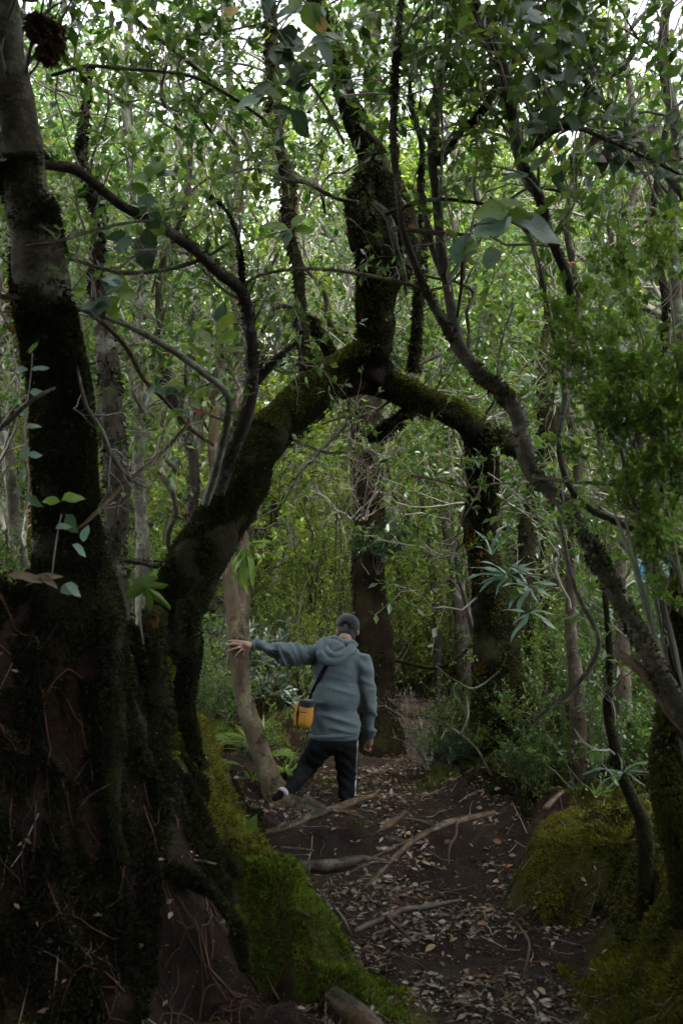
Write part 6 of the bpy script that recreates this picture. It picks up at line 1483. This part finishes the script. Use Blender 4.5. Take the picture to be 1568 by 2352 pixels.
# trousers
ac = Acc()
ell(ac, W(766, 1695, 0.0), (0.19, 0.135, 0.14))
capsule(ac, hipL, knL, 0.105, 0.08); capsule(ac, knL, W(676, 1800, -0.18), 0.078, 0.058)
capsule(ac, hipR + [0.0, 0, 0], knR, 0.108, 0.082); capsule(ac, knR, anR, 0.08, 0.064)
def tf(co): return 0.006 * fbm(co * [9, 9, 14], 6, 3) + 0.005 * np.sin((co[:, 2] + 0.6 * co[:, 0]) * 70 + 4 * noise3(co * 8, 3)) * np.clip((0.55 - co[:, 2]) / 0.2, 0, 1)
tm = remeshed(ac, "trousers", 0.009, 6, tf)
TT = BVHTree.FromPolygons([tuple(v.co) for v in tm.vertices], [tuple(p_.vertices) for p_ in tm.polygons])
attach(tm, "trousers", trouser_m, walker)
def on_surface(tree, px, py, off=0.006, dfall=0.0):
    o_ = Vector((0, 0, CAM_Z)); d_ = (Vector(P(px, py, 8.0)) - o_).normalized()
    h_ = tree.ray_cast(o_, d_)
    return np.array(h_[0]) - np.array(d_) * off if h_[0] is not None else W(px, py, dfall)
def band(name, pts, width, mat, parent, thick=0.003):
    pts = np.array(pts); t = unit(np.gradient(pts, axis=0)); view = unit(pts - np.array([0, 0, CAM_Z])); s = unit(np.cross(t, view)) * width / 2
    f_ = -view * thick; V = np.stack([pts - s, pts + s, pts + s + f_, pts - s + f_], 1).reshape(-1, 3)
    n_ = len(pts); i = np.arange(n_ - 1)[:, None] * 4; j = np.arange(4)[None]; j2 = (j + 1) % 4
    ac = Acc(); ac.add(V, np.stack([i + j, i + j2, i + 4 + j2, i + 4 + j], -1).reshape(-1, 4)); ac.f.append(np.array([(0, 1, 2, 3), (4 * n_ - 1, 4 * n_ - 2, 4 * n_ - 3, 4 * n_ - 4)]))
    return build(ac, name, mat, parent)
band("side_stripe", [on_surface(TT, 821 - 6 * (k / 14), 1698 + 130 * k / 14, 0.004, -.02) for k in range(15)], 0.011, white_m, walker)
# shoes
ac = Acc(); ell(ac, W(645, 1828, -0.27), (0.045, 0.06, 0.055)); capsule(ac, W(660, 1822, -0.24), W(634, 1832, -0.3), 0.045, 0.036); capsule(ac, W(640, 1830, -0.28), W(652, 1850, -0.2), 0.04, 0.034)
sh = remeshed(ac, "shoe", 0.007, 4); so = attach(sh, "shoe", black_m, walker)
ac = Acc(); tube(ac, np.array([W(640, 1812, -0.3), W(650, 1813, -.325), W(657, 1822, -.315), W(656, 1834, -.29)]) , [.008, .018, .02, .008], 10, 0.01, 0.1, 2, 20); heel = build(ac, "heel_patch", white_m, walker)
ac = Acc(); capsule(ac, anR - [0, 0.0, 0.06], anR + [0, 0.16, -0.07], 0.045, 0.04); ell(ac, anR - [0, 0.02, 0.05], (0.047, 0.06, 0.05)); attach(remeshed(ac, "shoe", 0.008, 4), "shoe", black_m, walker)
ac = Acc(); capsule(ac, W(680, 1797, -0.17), W(655, 1822, -0.25), 0.054, 0.05); attach(remeshed(ac, "sock", 0.008, 3), "sock", black_m, walker)
# hair and cap
ac = Acc(); ell(ac, headc + [0.0, -0.012, -0.004], (0.083, 0.093, 0.1)); ell(ac, headc + [0.0, -0.045, -0.05], (0.066, 0.052, 0.055))
attach(remeshed(ac, "hair", 0.006, 2, lambda c: 0.002 * noise3(c * 120, 3)), "hair", hair_m, walker)
# cap crown: dome with an opening at the back
def capdome(n=22):
    th = np.linspace(0, math.pi * 0.53, n); ph = np.linspace(0, 2 * math.pi, 48, endpoint=False); T, Ph = np.meshgrid(th, ph, indexing='ij')
    V = np.stack([0.1 * np.sin(T) * np.cos(Ph), 0.115 * np.sin(T) * np.sin(Ph), 0.105 * np.cos(T)], -1)
    V[..., 2] += 0.0018 * np.cos(Ph * 6) * np.sin(T)
    V = V.reshape(-1, 3); ca_, sa_ = math.cos(0.2), math.sin(0.2)
    V = V @ np.array([[ca_, 0, -sa_], [0, 1, 0], [sa_, 0, ca_]])
    s = 48; i = np.arange(n - 1)[:, None] * s; j = np.arange(s)[None]; j2 = (j + 1) % s
    fq = np.stack([i + j, i + s + j, i + s + j2, i + j2], -1).reshape(-1, 4)
    cen = V[fq].mean(1)
    hole = (cen[:, 1] < -0.05) & (np.hypot(cen[:, 0] + 0.018, (cen[:, 2] - 0.012) * 1.1) < 0.036)
    return V, fq[~hole]
V, fq = capdome(); ac = Acc(); ac.add(V + headc + [0.0, 0.0, 0.022], fq); me_ = ac.mesh("cap")
capo = attach(me_, "cap", cap_m, walker); md = capo.modifiers.new("thick", 'SOLIDIFY'); md.thickness = 0.003
ac = Acc(); an = np.linspace(0.15 * math.pi, 0.85 * math.pi, 20)
inner = np.stack([0.095 * np.cos(an), 0.108 * np.sin(an), 0 * an], -1); outer = np.stack([0.1 * np.cos(an), 0.1 * np.sin(an) + 0.075 * np.sin((an - .15 * math.pi) / .7), -0.015 + 0 * an], -1)
V = np.concatenate([inner, outer, inner - [0, 0, .004], outer - [0, 0, .004]]) + headc + [0, 0, 0.015]; k_ = np.arange(19)
ac.add(V, np.concatenate([np.stack([k_, k_ + 1, k_ + 21, k_ + 20], -1), np.stack([k_ + 40, k_ + 60, k_ + 61, k_ + 41], -1), np.stack([k_ + 20, k_ + 21, k_ + 61, k_ + 60], -1)])); brim = build(ac, "brim", cap_m, capo if False else walker)
ac = Acc(); ell(ac, headc + [0.0, 0, 0.126], (0.01, 0.01, 0.005), n=8); build(ac, "button", cap_m, walker)
ac = Acc(); bp = headc + np.array([-0.018, -0.098, 0.064]); ac.add(np.array([(-.008, 0, -.0025), (.008, 0, -.0025), (.008, .004, .003), (-.008, .004, .003), (-.008, .006, -.0025), (.008, .006, -.0025), (.008, .01, .003), (-.008, .01, .003)]) + bp, [(0, 1, 2, 3), (5, 4, 7, 6), (1, 5, 6, 2), (4, 0, 3, 7), (3, 2, 6, 7), (4, 5, 1, 0)]); build(ac, "cap_mark", white_m, walker)
# bag (a thing he carries) with strap
bag = empty("shoulder_bag", tuple(W(697, 1668, -0.2)), "small yellow orange sling bag with black strap and black zip at the walker's left hip", "bag")
def sbox(acc, c, rad, e_=0.45, n=22, rot=None):
    th = np.linspace(-math.pi / 2 + 1e-3, math.pi / 2 - 1e-3, n); ph = np.linspace(-math.pi, math.pi, 2 * n, endpoint=False); T, Ph = np.meshgrid(th, ph, indexing='ij')
    sg = lambda v_: np.sign(v_) * np.abs(v_) ** e_
    V = np.stack([sg(np.cos(T)) * sg(np.cos(Ph)), sg(np.cos(T)) * sg(np.sin(Ph)), sg(np.sin(T))], -1).reshape(-1, 3) * np.asarray(rad)
    if rot is not None: V = V @ np.asarray(rot).T
    s = 2 * n; i = np.arange(n - 1)[:, None] * s; j = np.arange(s)[None]; j2 = (j + 1) % s
    acc.add(V + np.asarray(c), np.stack([i + j, i + j2, i + s + j2, i + s + j], -1).reshape(-1, 4))
def rz_(a_): return np.array([[math.cos(a_), -math.sin(a_), 0], [math.sin(a_), math.cos(a_), 0], [0, 0, 1]])
Rb = rz_(-0.55) @ np.array([[math.cos(.1), 0, math.sin(.1)], [0, 1, 0], [-math.sin(.1), 0, math.cos(.1)]])
bc = W(697, 1640, -0.17)
ac = Acc(); sbox(ac, bc, (0.075, 0.05, 0.105), 0.55, rot=Rb); build(ac, "pouch", yellow_m, bag)
ac = Acc(); an = np.linspace(0, 2 * math.pi, 40)
loop = np.stack([-0.022 + 0 * an, 0.053 * np.sign(np.cos(an)) * np.abs(np.cos(an)) ** .6, 0.108 * np.sign(np.sin(an)) * np.abs(np.sin(an)) ** .6], -1) @ Rb.T + bc
tube(ac, loop, np.full(40, .0042), 6, 0.01, 0, 1); build(ac, "zip", black_m, bag)
ac = Acc(); tube(ac, np.array([bc + Rb @ np.array([-0.022, -0.06, 0.03]), bc + Rb @ np.array([-0.024, -0.064, 0.0]), bc + Rb @ np.array([-0.02, -0.064, -0.02])]), [.003, .003, .004], 6, 0.01, 0, 1); build(ac, "zip_pull", black_m, bag)
ac = Acc(); sbox(ac, bc + Rb @ np.array([0.03, -0.042, -0.03]), (0.036, 0.014, 0.05), 0.5, 12, Rb); build(ac, "front_pocket", yellow_m, bag)
ac = Acc(); tube(ac, np.array([bc + Rb @ np.array([-0.004, -0.055, 0.022]), bc + Rb @ np.array([0.03, -0.059, 0.024]), bc + Rb @ np.array([0.062, -0.053, 0.022])]), [.003, .003, .003], 6, 0.01, 0, 1); build(ac, "pocket_seam", black_m, bag)
ac = Acc(); sbox(ac, bc + Rb @ np.array([0.03, -0.002, 0.088]), (0.05, 0.054, 0.032), 0.5, 14, Rb); build(ac, "top_flap", cap_m, bag)
ac = Acc(); sbox(ac, bc + Rb @ np.array([-0.06, -0.035, 0.02]), (0.004, 0.012, 0.014), 0.5, 8, Rb); build(ac, "logo_patch", black_m, bag)
sp_ = [(708, 1618), (713, 1604), (721, 1584), (730, 1565), (740, 1545), (750, 1527), (758, 1514)]
band("strap", [on_surface(HT, a_, b_, 0.008, -.15) for a_, b_ in sp_], 0.034, black_m, bag)

# second person in blue, mostly hidden by plants at the right edge
bx, by = (1506 - 784) / 2297 * 10.0, 10.0
bz = P(1506, 1600, by)[2]; bz = G(bx, by)
other = empty("person", (bx, by, bz), "person in a bright blue jacket and jeans mostly hidden behind branches at the right edge", "person")
def Q(px, py, dd=0): return P(px, py, 10.0 + dd)
s0 = Q(1500, 1318); hip = np.array([bx, by, bz + 0.85])
sh_l, sh_r, nk = Q(1462 + 10, 1300), Q(1540, 1300), Q(1506, 1285)
ac = Acc(); hc2 = Q(1508, 1245, .05); ell(ac, hc2, (.08, .095, .11)); ell(ac, hc2 + [0, .1, -.02], (.013, .02, .022), n=8)
for sx in (-1, 1): ell(ac, hc2 + [sx * .084, .01, -.01], (.012, .018, .03), n=8)
capsule(ac, hc2, nk - [0, 0, .05], .055, .06); capsule(ac, nk - [0, 0, .1], hip, .12, .13)
hands = []
for sx, sh_ in ((-1, sh_l), (1, sh_r)):
    el_ = sh_ + [sx * .05, .03, -.27]; wr_ = el_ + [0, .12, -.22]; capsule(ac, sh_, el_, .05, .04); capsule(ac, el_, wr_, .04, .028); capsule(ac, wr_, wr_ + [0, .03, -.06], .028, .03)
    for k in range(4): finger(ac, [wr_ + [(-.024 + .016 * k), .035, -.08], wr_ + [(-.024 + .016 * k), .045, -.12], wr_ + [(-.024 + .016 * k), .03, -.15]], .009, .007)
    finger(ac, [wr_ + [-sx * .025, .03, -.04], wr_ + [-sx * .04, .04, -.08]], .011, .009)
    kn_ = hip + [sx * .1, .08, -.42]; an_ = np.array([hip[0] + sx * .1, by - .03, bz + .08]); capsule(ac, hip + [sx * .09, 0, 0], kn_, .08, .06); capsule(ac, kn_, an_, .055, .04)
attach(remeshed(ac, "body", .011, 3), "body", skin, other)
blue_m = cloth_mat("jacket_blue", (0.02, 0.09, 0.24), (0.03, 0.13, 0.31)); jean_m = cloth_mat("denim", (0.02, 0.05, 0.14), (0.035, 0.08, 0.2))
ac = Acc(); ell(ac, (s0 + nk) / 2 + [0, 0, -.1], (.2, .13, .2)); ell(ac, hip + [0, 0, .15], (.19, .13, .22)); capsule(ac, sh_l + [.03, 0, 0], sh_r - [.03, 0, 0], .08, .08); capsule(ac, nk - [0, 0, .1], hip + [0, 0, .1], .15, .16)
for sx, sh_ in ((-1, sh_l), (1, sh_r)):
    el_ = sh_ + [sx * .05, .03, -.27]; wr_ = el_ + [0, .12, -.22]; capsule(ac, sh_, el_, .08, .062); capsule(ac, el_, wr_, .062, .045)
attach(remeshed(ac, "jacket", .01, 5, lambda c: .008 * noise3(c * [8, 8, 18], 3)), "jacket", blue_m, other)
ac = Acc(); ell(ac, hip, (.18, .13, .13))
for sx in (-1, 1):
    kn_ = hip + [sx * .1, .08, -.42]; an_ = np.array([hip[0] + sx * .1, by - .03, bz + .08]); capsule(ac, hip + [sx * .09, 0, 0], kn_, .1, .075); capsule(ac, kn_, an_, .075, .06)
attach(remeshed(ac, "jeans", .01, 4), "jeans", jean_m, other)
for sx in (-1, 1):
    an_ = np.array([hip[0] + sx * .1, by - .03, bz + .05]); ac = Acc(); capsule(ac, an_, an_ + [0, .16, -.01], .05, .04); attach(remeshed(ac, "shoe", .01, 3), "shoe", black_m, other)
ac = Acc(); ell(ac, hc2 + [0, -.015, .02], (.088, .1, .105)); attach(remeshed(ac, "hair", .008, 2), "hair", hair_m, other)
